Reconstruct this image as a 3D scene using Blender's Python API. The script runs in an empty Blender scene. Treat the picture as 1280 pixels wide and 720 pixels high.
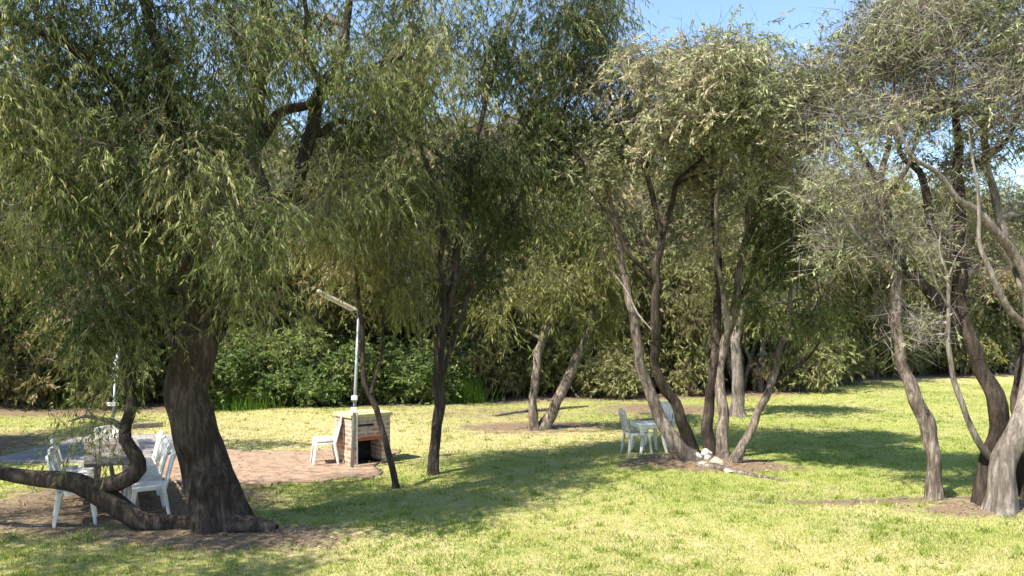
import bpy, bmesh, math, random
import numpy as np
from mathutils import Vector, Matrix

random.seed(7)
scene = bpy.context.scene
col = scene.collection
R = math.radians

# ------------------------------------------------------------------ camera geometry
F = 1050.0          # focal length in photo pixels (1280 wide)
H = 2.6             # eye height
HOR = 400.0         # horizon row in the photo


def S(px, py, d):
    return np.array(((px - 640.0) / F * d, d, H + (HOR - py) / F * d))


def hz(x, y):
    x = np.asarray(x, float); y = np.asarray(y, float)
    z = 0.035 * np.sin(x * 0.55 + 1.3) * np.cos(y * 0.43) + 0.02 * np.sin(x * 1.3 + y * 0.9)
    z = z + 0.16 * np.exp(-(((x - 3.3) / 1.5) ** 2 + ((y - 15.1) / 0.9) ** 2))
    z = z + 0.10 * np.exp(-(((x - 6.2) / 2.2) ** 2 + ((y - 11.6) / 0.7) ** 2))
    z = z + 0.10 * np.exp(-(((x - 0.7) / 1.6) ** 2 + ((y - 19.8) / 1.0) ** 2))
    z = z + 0.08 * np.exp(-(((x + 3.7) / 1.2) ** 2 + ((y - 10.3) / 0.7) ** 2))
    flat = np.exp(-(((x + 6.0) / 4.2) ** 4 + ((y - 15.5) / 4.3) ** 4))
    return z * (1 - 0.9 * flat)


def G(px, py):
    d = F * H / (py - HOR)
    x = (px - 640.0) / F * d
    return np.array((x, d, float(hz(x, d))))


# ------------------------------------------------------------------ object helpers
def tag(o, label=None, cat=None, group=None, kind=None):
    if label: o['label'] = label
    if cat: o['category'] = cat
    if group: o['group'] = group
    if kind: o['kind'] = kind
    return o


def thing(name, label, cat, loc=(0, 0, 0), rz=0.0, group=None):
    o = bpy.data.objects.new(name, None)
    o.empty_display_size = 0.2
    col.objects.link(o)
    o.location = loc
    o.rotation_euler = (0, 0, rz)
    return tag(o, label, cat, group)


def link(name, me, parent=None):
    o = bpy.data.objects.new(name, me)
    col.objects.link(o)
    if parent is not None: o.parent = parent
    return o


def copy_tree(o, parent=None):
    c = o.copy()
    col.objects.link(c)
    if parent is not None: c.parent = parent
    for ch in list(o.children):
        copy_tree(ch, c)
    return c


def mesh_np(name, V, polys, mats, mat_idx=None, smooth=None, attrs=None):
    """polys: list of int arrays (n,k); mat_idx / smooth: one value per array; attrs: name -> list of face arrays"""
    me = bpy.data.meshes.new(name)
    V = np.ascontiguousarray(V, dtype=np.float32)
    me.vertices.add(len(V))
    me.vertices.foreach_set('co', V.ravel())
    polys = [p for p in polys]
    loops = np.concatenate([p.ravel() for p in polys]).astype(np.int32)
    tot = np.concatenate([np.full(len(p), p.shape[1], np.int32) for p in polys])
    start = np.concatenate(([0], np.cumsum(tot)[:-1])).astype(np.int32)
    me.loops.add(len(loops))
    me.loops.foreach_set('vertex_index', loops)
    me.polygons.add(len(tot))
    me.polygons.foreach_set('loop_start', start)
    if mat_idx is not None:
        me.polygons.foreach_set('material_index', np.concatenate([np.full(len(p), m, np.int32) for p, m in zip(polys, mat_idx)]))
    sm = np.concatenate([np.full(len(p), bool(s), bool) for p, s in zip(polys, smooth or [False] * len(polys))])
    me.polygons.foreach_set('use_smooth', sm)
    for m in mats: me.materials.append(m)
    if attrs:
        for k, arr in attrs.items():
            a = me.attributes.new(k, 'FLOAT', 'FACE')
            a.data.foreach_set('value', np.ascontiguousarray(arr, dtype=np.float32))
    me.update(calc_edges=True)
    me.validate()
    return me


# ------------------------------------------------------------------ materials
def new_mat(name):
    m = bpy.data.materials.new(name)
    m.use_nodes = True
    nt = m.node_tree
    nt.nodes.clear()
    return m, nt, nt.nodes, nt.links


def ramp(nodes, stops):
    r = nodes.new('ShaderNodeValToRGB')
    el = r.color_ramp.elements
    while len(el) < len(stops): el.new(0.5)
    for e, (p, c) in zip(el, stops):
        e.position = p
        e.color = (*c, 1)
    return r


def leaf_mat(name, stops, transl=0.3, rough=0.45):
    m, nt, N, L = new_mat(name)
    out = N.new('ShaderNodeOutputMaterial')
    at = N.new('ShaderNodeAttribute'); at.attribute_name = 'tint'
    r = ramp(N, stops)
    L.new(at.outputs['Fac'], r.inputs['Fac'])
    p = N.new('ShaderNodeBsdfPrincipled')
    p.inputs['Roughness'].default_value = rough + 0.12
    p.inputs['Specular IOR Level'].default_value = 0.2
    L.new(r.outputs['Color'], p.inputs['Base Color'])
    t = N.new('ShaderNodeBsdfTranslucent')
    hs = N.new('ShaderNodeHueSaturation')
    hs.inputs['Saturation'].default_value = 1.2
    hs.inputs['Value'].default_value = 1.25
    L.new(r.outputs['Color'], hs.inputs['Color'])
    L.new(hs.outputs['Color'], t.inputs['Color'])
    mx = N.new('ShaderNodeMixShader'); mx.inputs['Fac'].default_value = transl
    L.new(p.outputs[0], mx.inputs[1]); L.new(t.outputs[0], mx.inputs[2])
    L.new(mx.outputs[0], out.inputs['Surface'])
    return m


def bark_mat(name, dark, mid, pale, scale=6.0, bump=0.6):
    m, nt, N, L = new_mat(name)
    out = N.new('ShaderNodeOutputMaterial')
    tc = N.new('ShaderNodeTexCoord')
    mp = N.new('ShaderNodeMapping'); mp.inputs['Scale'].default_value = (1, 1, 0.16)
    L.new(tc.outputs['Object'], mp.inputs['Vector'])
    n1 = N.new('ShaderNodeTexNoise'); n1.inputs['Scale'].default_value = scale * 3.5; n1.inputs['Detail'].default_value = 8
    n1.inputs['Roughness'].default_value = 0.7; n1.inputs['Distortion'].default_value = 0.6
    L.new(mp.outputs[0], n1.inputs['Vector'])
    n2 = N.new('ShaderNodeTexNoise'); n2.inputs['Scale'].default_value = scale * 0.5; n2.inputs['Detail'].default_value = 5
    L.new(tc.outputs['Object'], n2.inputs['Vector'])
    mxv = N.new('ShaderNodeMath'); mxv.operation = 'MULTIPLY_ADD'
    L.new(n1.outputs['Fac'], mxv.inputs[0]); mxv.inputs[1].default_value = 0.75
    mul = N.new('ShaderNodeMath'); mul.operation = 'MULTIPLY'; mul.inputs[1].default_value = 0.3
    L.new(n2.outputs['Fac'], mul.inputs[0]); L.new(mul.outputs[0], mxv.inputs[2])
    r = ramp(N, [(0.36, dark), (0.52, mid), (0.68, pale)])
    L.new(mxv.outputs[0], r.inputs['Fac'])
    p = N.new('ShaderNodeBsdfPrincipled'); p.inputs['Roughness'].default_value = 0.9
    p.inputs['Specular IOR Level'].default_value = 0.2
    L.new(r.outputs['Color'], p.inputs['Base Color'])
    b = N.new('ShaderNodeBump'); b.inputs['Strength'].default_value = bump; b.inputs['Distance'].default_value = 0.05
    L.new(n1.outputs['Fac'], b.inputs['Height']); L.new(b.outputs[0], p.inputs['Normal'])
    L.new(p.outputs[0], out.inputs['Surface'])
    return m


def plain_mat(name, c0, c1, scale=8.0, rough=0.6, metal=0.0, bump=0.15, spec=0.5):
    m, nt, N, L = new_mat(name)
    out = N.new('ShaderNodeOutputMaterial')
    tc = N.new('ShaderNodeTexCoord')
    n = N.new('ShaderNodeTexNoise'); n.inputs['Scale'].default_value = scale; n.inputs['Detail'].default_value = 7
    n.inputs['Roughness'].default_value = 0.65
    L.new(tc.outputs['Object'], n.inputs['Vector'])
    r = ramp(N, [(0.35, c0), (0.65, c1)])
    L.new(n.outputs['Fac'], r.inputs['Fac'])
    p = N.new('ShaderNodeBsdfPrincipled')
    p.inputs['Roughness'].default_value = rough
    p.inputs['Metallic'].default_value = metal
    p.inputs['Specular IOR Level'].default_value = spec
    L.new(r.outputs['Color'], p.inputs['Base Color'])
    b = N.new('ShaderNodeBump'); b.inputs['Strength'].default_value = bump; b.inputs['Distance'].default_value = 0.01
    L.new(n.outputs['Fac'], b.inputs['Height']); L.new(b.outputs[0], p.inputs['Normal'])
    L.new(p.outputs[0], out.inputs['Surface'])
    return m


def brick_mat(name, c1, c2, mortar, bw, bh, msize, coord, rough=0.9):
    """coord 'wall': u = x + y, v = z;  'floor': u = x, v = y"""
    m, nt, N, L = new_mat(name)
    out = N.new('ShaderNodeOutputMaterial')
    tc = N.new('ShaderNodeTexCoord')
    sp = N.new('ShaderNodeSeparateXYZ'); L.new(tc.outputs['Object'], sp.inputs[0])
    cb = N.new('ShaderNodeCombineXYZ')
    if coord == 'wall':
        ad = N.new('ShaderNodeMath'); ad.operation = 'ADD'
        L.new(sp.outputs[0], ad.inputs[0]); L.new(sp.outputs[1], ad.inputs[1])
        L.new(ad.outputs[0], cb.inputs[0]); L.new(sp.outputs[2], cb.inputs[1])
    else:
        L.new(sp.outputs[0], cb.inputs[0]); L.new(sp.outputs[1], cb.inputs[1])
    bt = N.new('ShaderNodeTexBrick')
    bt.inputs['Scale'].default_value = 1.0
    bt.inputs['Brick Width'].default_value = bw
    bt.inputs['Row Height'].default_value = bh
    bt.inputs['Mortar Size'].default_value = msize
    bt.inputs['Mortar Smooth'].default_value = 0.3
    bt.inputs['Bias'].default_value = 0.0
    bt.inputs['Color1'].default_value = (*c1, 1)
    bt.inputs['Color2'].default_value = (*c2, 1)
    bt.inputs['Mortar'].default_value = (*mortar, 1)
    L.new(cb.outputs[0], bt.inputs['Vector'])
    n = N.new('ShaderNodeTexNoise'); n.inputs['Scale'].default_value = 5.0; n.inputs['Detail'].default_value = 8
    L.new(tc.outputs['Object'], n.inputs['Vector'])
    r = ramp(N, [(0.3, (0.6, 0.6, 0.6)), (0.7, (1.25, 1.2, 1.15))])
    L.new(n.outputs['Fac'], r.inputs['Fac'])
    mx = N.new('ShaderNodeMix'); mx.data_type = 'RGBA'; mx.blend_type = 'MULTIPLY'; mx.inputs['Factor'].default_value = 1
    L.new(bt.outputs['Color'], mx.inputs['A']); L.new(r.outputs['Color'], mx.inputs['B'])
    p = N.new('ShaderNodeBsdfPrincipled'); p.inputs['Roughness'].default_value = rough
    p.inputs['Specular IOR Level'].default_value = 0.25
    res = mx.outputs['Result']
    if coord == 'floor':
        nd = N.new('ShaderNodeTexNoise'); nd.inputs['Scale'].default_value = 1.7; nd.inputs['Detail'].default_value = 9; nd.inputs['Roughness'].default_value = .72
        L.new(tc.outputs['Object'], nd.inputs['Vector'])
        rd = ramp(N, [(0.46, (0, 0, 0)), (0.68, (.9, .9, .9))]); L.new(nd.outputs['Fac'], rd.inputs['Fac'])
        nc = N.new('ShaderNodeTexNoise'); nc.inputs['Scale'].default_value = 40; nc.inputs['Detail'].default_value = 5
        L.new(tc.outputs['Object'], nc.inputs['Vector'])
        rc = ramp(N, [(0.3, (0.15, 0.105, 0.07)), (0.55, (0.32, 0.25, 0.17)), (0.75, (0.46, 0.38, 0.27))]); L.new(nc.outputs['Fac'], rc.inputs['Fac'])
        md = N.new('ShaderNodeMix'); md.data_type = 'RGBA'
        L.new(rd.outputs['Color'], md.inputs['Factor']); L.new(res, md.inputs['A']); L.new(rc.outputs['Color'], md.inputs['B'])
        res = md.outputs['Result']
    L.new(res, p.inputs['Base Color'])
    b = N.new('ShaderNodeBump'); b.inputs['Strength'].default_value = 0.5; b.inputs['Distance'].default_value = 0.008
    b.invert = True
    L.new(bt.outputs['Fac'], b.inputs['Height']); L.new(b.outputs[0], p.inputs['Normal'])
    L.new(p.outputs[0], out.inputs['Surface'])
    return m


M = {}
M['leaf_dark'] = leaf_mat('peppermint_leaf', [(0.0, (0.028, 0.048, 0.014)), (0.42, (0.09, 0.125, 0.034)), (0.72, (0.21, 0.24, 0.08)), (1.0, (0.42, 0.39, 0.18))], 0.32)
M['leaf_fresh'] = leaf_mat('yellow_green_leaf', [(0.0, (0.09, 0.11, 0.03)), (0.6, (0.21, 0.215, 0.07)), (1.0, (0.36, 0.32, 0.14))], 0.32)
M['leaf_olive'] = leaf_mat('grey_olive_leaf', [(0.0, (0.10, 0.12, 0.05)), (0.5, (0.24, 0.265, 0.125)), (0.85, (0.40, 0.405, 0.23)), (1.0, (0.44, 0.37, 0.25))], 0.28, 0.4)
M['leaf_wood'] = leaf_mat('wood_leaf', [(0.0, (0.12, 0.125, 0.045)), (0.5, (0.205, 0.22, 0.085)), (0.85, (0.30, 0.295, 0.135)), (1.0, (0.33, 0.25, 0.15))], 0.4)
M['leaf_shrub'] = leaf_mat('shrub_leaf', [(0.0, (0.075, 0.12, 0.034)), (0.6, (0.18, 0.25, 0.08)), (1.0, (0.31, 0.34, 0.14))], 0.4, 0.45)
M['leaf_scrub'] = leaf_mat('scrub_leaf', [(0.0, (0.09, 0.10, 0.038)), (0.6, (0.21, 0.20, 0.082)), (1.0, (0.34, 0.27, 0.15))], 0.4)
M['blade'] = leaf_mat('grass_blade', [(0.0, (0.13, 0.20, 0.03)), (0.45, (0.28, 0.34, 0.068)), (0.8, (0.46, 0.445, 0.15)), (1.0, (0.56, 0.48, 0.26))], 0.35, 0.5)
M['reed'] = leaf_mat('tall_grass_blade', [(0.0, (0.08, 0.17, 0.02)), (1.0, (0.17, 0.26, 0.05))], 0.4, 0.5)
M['litter'] = leaf_mat('dry_leaf', [(0.0, (0.10, 0.065, 0.035)), (0.6, (0.22, 0.15, 0.09)), (1.0, (0.40, 0.32, 0.22))], 0.1, 0.8)
M['bark_dark'] = bark_mat('dark_bark', (0.012, 0.009, 0.007), (0.042, 0.031, 0.024), (0.125, 0.097, 0.075), 5.0, 0.9)
M['bark'] = bark_mat('brown_bark', (0.03, 0.024, 0.019), (0.145, 0.113, 0.089), (0.42, 0.355, 0.295), 6.0, 0.9)
M['bark_pale'] = bark_mat('grey_bark', (0.045, 0.037, 0.031), (0.165, 0.138, 0.115), (0.40, 0.35, 0.30), 4.0, 0.9)
M['dead_wood'] = bark_mat('bleached_wood', (0.18, 0.15, 0.12), (0.36, 0.32, 0.27), (0.52, 0.48, 0.42), 8.0, 0.3)
M['twig'] = bark_mat('twig_bark', (0.05, 0.04, 0.032), (0.12, 0.098, 0.08), (0.22, 0.19, 0.16), 8.0, 0.2)
M['twig_grey'] = bark_mat('grey_twig_bark', (0.10, 0.085, 0.075), (0.22, 0.19, 0.165), (0.34, 0.30, 0.27), 8.0, 0.2)
M['plastic'] = plain_mat('white_plastic', (0.60, 0.58, 0.52), (0.84, 0.82, 0.77), 3.0, 0.42, 0, 0.03)
M['old_shaded_plastic'] = plain_mat('weathered_shaded_plastic', (0.36, 0.345, 0.30), (0.62, 0.60, 0.54), 5.0, 0.6, 0, 0.05)
M['galv'] = plain_mat('galvanised_steel', (0.25, 0.265, 0.28), (0.40, 0.415, 0.43), 12.0, 0.5, 0.5, 0.05)
M['white_paint'] = plain_mat('white_paint', (0.66, 0.66, 0.63), (0.82, 0.82, 0.80), 6.0, 0.45, 0, 0.05)
M['lamp_body'] = plain_mat('lamp_housing', (0.42, 0.37, 0.30), (0.62, 0.57, 0.48), 9.0, 0.5, 0.1, 0.05)
M['diffuser'] = plain_mat('lamp_diffuser', (0.70, 0.68, 0.60), (0.82, 0.80, 0.74), 5.0, 0.3, 0, 0.02)
M['plank'] = plain_mat('weathered_planks', (0.11, 0.085, 0.065), (0.30, 0.25, 0.20), 6.0, 0.85, 0, 0.3)
M['sleeper'] = plain_mat('sleeper_timber', (0.07, 0.055, 0.04), (0.17, 0.13, 0.10), 6.0, 0.9, 0, 0.4)
M['concrete'] = plain_mat('pale_concrete', (0.17, 0.155, 0.14), (0.35, 0.325, 0.29), 2.2, 0.92, 0, 0.2)
M['slab_top'] = plain_mat('bbq_slab', (0.42, 0.36, 0.17), (0.60, 0.54, 0.30), 5.0, 0.85, 0, 0.2)
M['iron'] = plain_mat('rusty_plate', (0.16, 0.055, 0.035), (0.36, 0.14, 0.09), 7.0, 0.75, 0.1, 0.2)
M['soot'] = plain_mat('soot', (0.012, 0.011, 0.010), (0.03, 0.027, 0.024), 9.0, 0.95, 0, 0.2, 0.1)
M['stone_white'] = plain_mat('white_stone', (0.26, 0.24, 0.20), (0.62, 0.60, 0.55), 14.0, 0.9, 0, 1.0)
M['stone_tan'] = plain_mat('tan_stone', (0.33, 0.25, 0.17), (0.55, 0.46, 0.34), 10.0, 0.9, 0, 0.5)
M['brick_wall'] = brick_mat('bbq_brick', (0.30, 0.17, 0.115), (0.52, 0.40, 0.30), (0.52, 0.47, 0.40), 0.20, 0.080, 0.014, 'wall')
M['brick_floor'] = brick_mat('patio_brick', (0.27, 0.165, 0.115), (0.37, 0.24, 0.175), (0.30, 0.24, 0.17), 0.23, 0.115, 0.016, 'floor')

# ground: grass, dry grass, brown leaf litter, chosen by two ground-cover masks and noise
def ground_mat():
    m, nt, N, L = new_mat('ground_cover')
    out = N.new('ShaderNodeOutputMaterial')
    tc = N.new('ShaderNodeTexCoord')
    def noise(scale, detail=6, rough=0.6, sc=(1, 1, 1)):
        mp = N.new('ShaderNodeMapping'); mp.inputs['Scale'].default_value = sc
        L.new(tc.outputs['Object'], mp.inputs['Vector'])
        n = N.new('ShaderNodeTexNoise'); n.inputs['Scale'].default_value = scale
        n.inputs['Detail'].default_value = detail; n.inputs['Roughness'].default_value = rough
        L.new(mp.outputs[0], n.inputs['Vector'])
        return n
    def mix(a, b, fac):
        x = N.new('ShaderNodeMix'); x.data_type = 'RGBA'
        L.new(fac, x.inputs['Factor']); L.new(a, x.inputs['A']); L.new(b, x.inputs['B'])
        return x.outputs['Result']
    big = noise(0.55, 6, 0.65)
    med = noise(3.2, 7, 0.7)
    fine = noise(34, 5, 0.7)
    grass = ramp(N, [(0.25, (0.11, 0.15, 0.028)), (0.5, (0.27, 0.29, 0.075)), (0.75, (0.41, 0.39, 0.15))])
    L.new(fine.outputs['Fac'], grass.inputs['Fac'])
    dry = ramp(N, [(0.25, (0.26, 0.215, 0.10)), (0.55, (0.44, 0.37, 0.18)), (0.8, (0.56, 0.48, 0.29))])
    L.new(fine.outputs['Fac'], dry.inputs['Fac'])
    litter = ramp(N, [(0.25, (0.075, 0.05, 0.03)), (0.5, (0.19, 0.135, 0.085)), (0.75, (0.36, 0.28, 0.18))])
    L.new(fine.outputs['Fac'], litter.inputs['Fac'])
    ad = N.new('ShaderNodeMath'); ad.operation = 'ADD'
    L.new(big.outputs['Fac'], ad.inputs[0]); L.new(med.outputs['Fac'], ad.inputs[1])
    adr = N.new('ShaderNodeAttribute'); adr.attribute_name = 'dry'
    ad2 = N.new('ShaderNodeMath'); ad2.operation = 'ADD'
    L.new(ad.outputs[0], ad2.inputs[0]); L.new(adr.outputs['Fac'], ad2.inputs[1])
    f1 = ramp(N, [(0.0, (0, 0, 0)), (1.0, (1, 1, 1))])
    mr = N.new('ShaderNodeMapRange'); mr.inputs['From Min'].default_value = 0.90; mr.inputs['From Max'].default_value = 1.32
    L.new(ad2.outputs[0], mr.inputs['Value'])
    c = mix(grass.outputs['Color'], dry.outputs['Color'], mr.outputs['Result'])
    at = N.new('ShaderNodeAttribute'); at.attribute_name = 'litter'
    ad3 = N.new('ShaderNodeMath'); ad3.operation = 'MULTIPLY_ADD'
    L.new(med.outputs['Fac'], ad3.inputs[0]); ad3.inputs[1].default_value = 1.3; L.new(at.outputs['Fac'], ad3.inputs[2])
    mr2 = N.new('ShaderNodeMapRange'); mr2.inputs['From Min'].default_value = 0.98; mr2.inputs['From Max'].default_value = 1.28
    L.new(ad3.outputs[0], mr2.inputs['Value'])
    c = mix(c, litter.outputs['Color'], mr2.outputs['Result'])
    p = N.new('ShaderNodeBsdfPrincipled'); p.inputs['Roughness'].default_value = 0.95
    p.inputs['Specular IOR Level'].default_value = 0.15
    L.new(c, p.inputs['Base Color'])
    b = N.new('ShaderNodeBump'); b.inputs['Strength'].default_value = 0.6; b.inputs['Distance'].default_value = 0.04
    L.new(fine.outputs['Fac'], b.inputs['Height']); L.new(b.outputs[0], p.inputs['Normal'])
    L.new(p.outputs[0], out.inputs['Surface'])
    return m


M['ground'] = ground_mat()

# ------------------------------------------------------------------ the ground
WOOD_PX = np.array([-400, 0, 250, 560, 780, 1000, 1090, 1280, 1700], float)
WOOD_D = np.array([23.5, 24.0, 25.5, 27.0, 28.5, 30.5, 37.5, 41.0, 43.0], float)


def wood_edge(x, d):
    px = 640 + F * np.asarray(x) / np.maximum(np.asarray(d), 1.0)
    return np.interp(px, WOOD_PX, WOOD_D)


def ell(x, y, cx, cy, rx, ry):
    return np.clip(1.35 - np.sqrt(((x - cx) / rx) ** 2 + ((y - cy) / ry) ** 2), 0, 1)


def litter_mask(x, y):
    v = np.clip((y - wood_edge(x, y) + 3.2) / 3.6, 0, 1)
    v = np.maximum(v, ell(x, y, 3.4, 14.75, 1.9, 0.62))
    v = np.maximum(v, ell(x, y, 0.6, 20.4, 2.4, 1.7) * 0.85)
    v = np.maximum(v, ell(x, y, -5.6, 12.0, 2.3, 2.4))
    v = np.maximum(v, ell(x, y, -3.5, 10.0, 2.0, 0.75) * 0.9)
    v = np.maximum(v, ell(x, y, 5.4, 11.9, 2.4, 0.38) * 0.75)
    v = np.maximum(v, ell(x, y, 6.4, 11.3, 1.4, 0.5) * 0.75)
    v = np.maximum(v, ell(x, y, 4.5, 24.5, 3.0, 2.6) * 0.7)
    v = np.maximum(v, ell(x, y, -11.5, 17.0, 3.0, 3.5) * 0.7)
    v = np.maximum(v, ell(x, y, -0.4, 23.6, 4.0, 2.6) * 0.5)
    return v


def dry_mask(x, y):
    v = 0.42 * ell(x, y, -5.5, 19.5, 6.0, 4.5) + 0.25 * ell(x, y, 0.5, 18.5, 4.0, 3.0)
    v = v + 0.16 * np.clip((14.5 - y) / 5, 0, 1)
    v = v + 0.22 * ell(x, y, 4.6, 8.9, 2.2, 0.8)
    v = v + 0.10 * ell(x, y, -2.5, 9.8, 2.0, 0.9)
    v = v - 0.12 * ell(x, y, 7.0, 15.0, 5.0, 4.0) + 0.25 * np.clip((y - 33) / 6, 0, 1)
    return v


def axis(lo, hi, step, far):
    a = list(np.arange(lo, hi + 1e-6, step))
    s, v = step, hi
    up = []
    while v < far:
        s *= 1.35; v += s; up.append(v)
    s, v = step, lo
    dn = []
    while v > -far:
        s *= 1.35; v -= s; dn.append(v)
    return np.array(dn[::-1] + a + up)


def build_ground():
    xs = axis(-22, 24, 0.16, 420); ys = axis(4, 44, 0.16, 420)
    X, Y = np.meshgrid(xs, ys)
    n, m_ = X.shape
    near = np.exp(-np.maximum(np.hypot(X, Y - 20) - 40, 0) / 20)
    Z = hz(X, Y) * near
    rng = np.random.default_rng(3)
    Z = Z + rng.normal(0, 0.006, Z.shape) * near
    V = np.stack([X, Y, Z], -1).reshape(-1, 3)
    i = np.arange(n * m_).reshape(n, m_)
    Q = np.stack([i[:-1, :-1], i[:-1, 1:], i[1:, 1:], i[1:, :-1]], -1).reshape(-1, 4)
    me = mesh_np('ground', V, [Q], [M['ground']], smooth=[True])
    for k, fn in (('litter', litter_mask), ('dry', dry_mask)):
        a = me.attributes.new(k, 'FLOAT', 'POINT')
        a.data.foreach_set('value', fn(V[:, 0], V[:, 1]).astype(np.float32))
    tag(link('ground', me), kind='structure')


build_ground()


def sheet(name, poly_fn, x0, x1, y0, y1, step, lift, m):
    xs = np.arange(x0, x1 + 1e-6, step); ys = np.arange(y0, y1 + 1e-6, step)
    X, Y = np.meshgrid(xs, ys)
    inside = poly_fn(X, Y)
    Zt = hz(X, Y) + lift
    n, k = X.shape
    idx = np.arange(n * k).reshape(n, k)
    cell = inside[:-1, :-1] & inside[1:, :-1] & inside[:-1, 1:] & inside[1:, 1:]
    Q = np.stack([idx[:-1, :-1], idx[:-1, 1:], idx[1:, 1:], idx[1:, :-1]], -1)[cell]
    top = np.stack([X, Y, Zt], -1).reshape(-1, 3)
    V = np.concatenate([top, top - np.array((0, 0, 0.12))])
    edges = {}
    for q in Q:
        for a, b in zip(q, np.roll(q, -1)):
            edges[(a, b)] = 1
    side = [(b, a, a + n * k, b + n * k) for (a, b) in edges if (b, a) not in edges]
    me = mesh_np(name, V, [Q, np.array(side)], [m], [0, 0], [True, False])
    return tag(link(name, me), kind='structure')


def wob(x, y, s):
    return 0.16 * np.sin(x * 2.1 + s) + 0.13 * np.sin(y * 2.7 + s * 2) + 0.08 * np.sin((x + y) * 5.3)


sheet('brick_patio', lambda X, Y: ((X > -6.55) & (X < -2.35 + wob(X, Y, 1)) & (Y > 13.5 + wob(X, Y, 0) + 0.1 * (X + 4)) & (Y < 16.9 + wob(X, Y, 2))), -6.6, -1.4, 12.6, 17.4, 0.08, 0.022, M['brick_floor'])
sheet('concrete_slab', lambda X, Y: ((X > -9.6) & (X < -6.62) & (Y > 15.2) & (Y < 19.0)), -10.24, -6.62, 14.4, 19.28, 0.12, 0.03, M['concrete'])


def on_paving(x, y):
    return ((x > -6.5) & (x < -2.4 + wob(x, y, 1)) & (y > 13.6 + wob(x, y, 0) + 0.1 * (x + 4)) & (y < 16.8)) | ((x > -9.7) & (x < -6.5) & (y > 15.1) & (y < 19.1))


# ------------------------------------------------------------------ grass blades and dry leaves (uncountable)
def blades(name, x, y, h, w, tint, rng, mat, lean=0.55):
    n = len(x)
    a = rng.uniform(0, 2 * np.pi, n)
    la = rng.uniform(0, 2 * np.pi, n)
    ln = rng.uniform(0.1, lean, n) * h
    z = hz(x, y) - 0.005
    b0 = np.stack([x - np.cos(a) * w / 2, y - np.sin(a) * w / 2, z], -1)
    b1 = np.stack([x + np.cos(a) * w / 2, y + np.sin(a) * w / 2, z], -1)
    t = np.stack([x + np.cos(la) * ln, y + np.sin(la) * ln, z + h], -1)
    V = np.stack([b0, b1, t], 1).reshape(-1, 3)
    T = np.arange(3 * n).reshape(-1, 3)
    me = mesh_np(name, V, [T], [mat], attrs={'tint': tint})
    return link(name, me)


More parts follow.
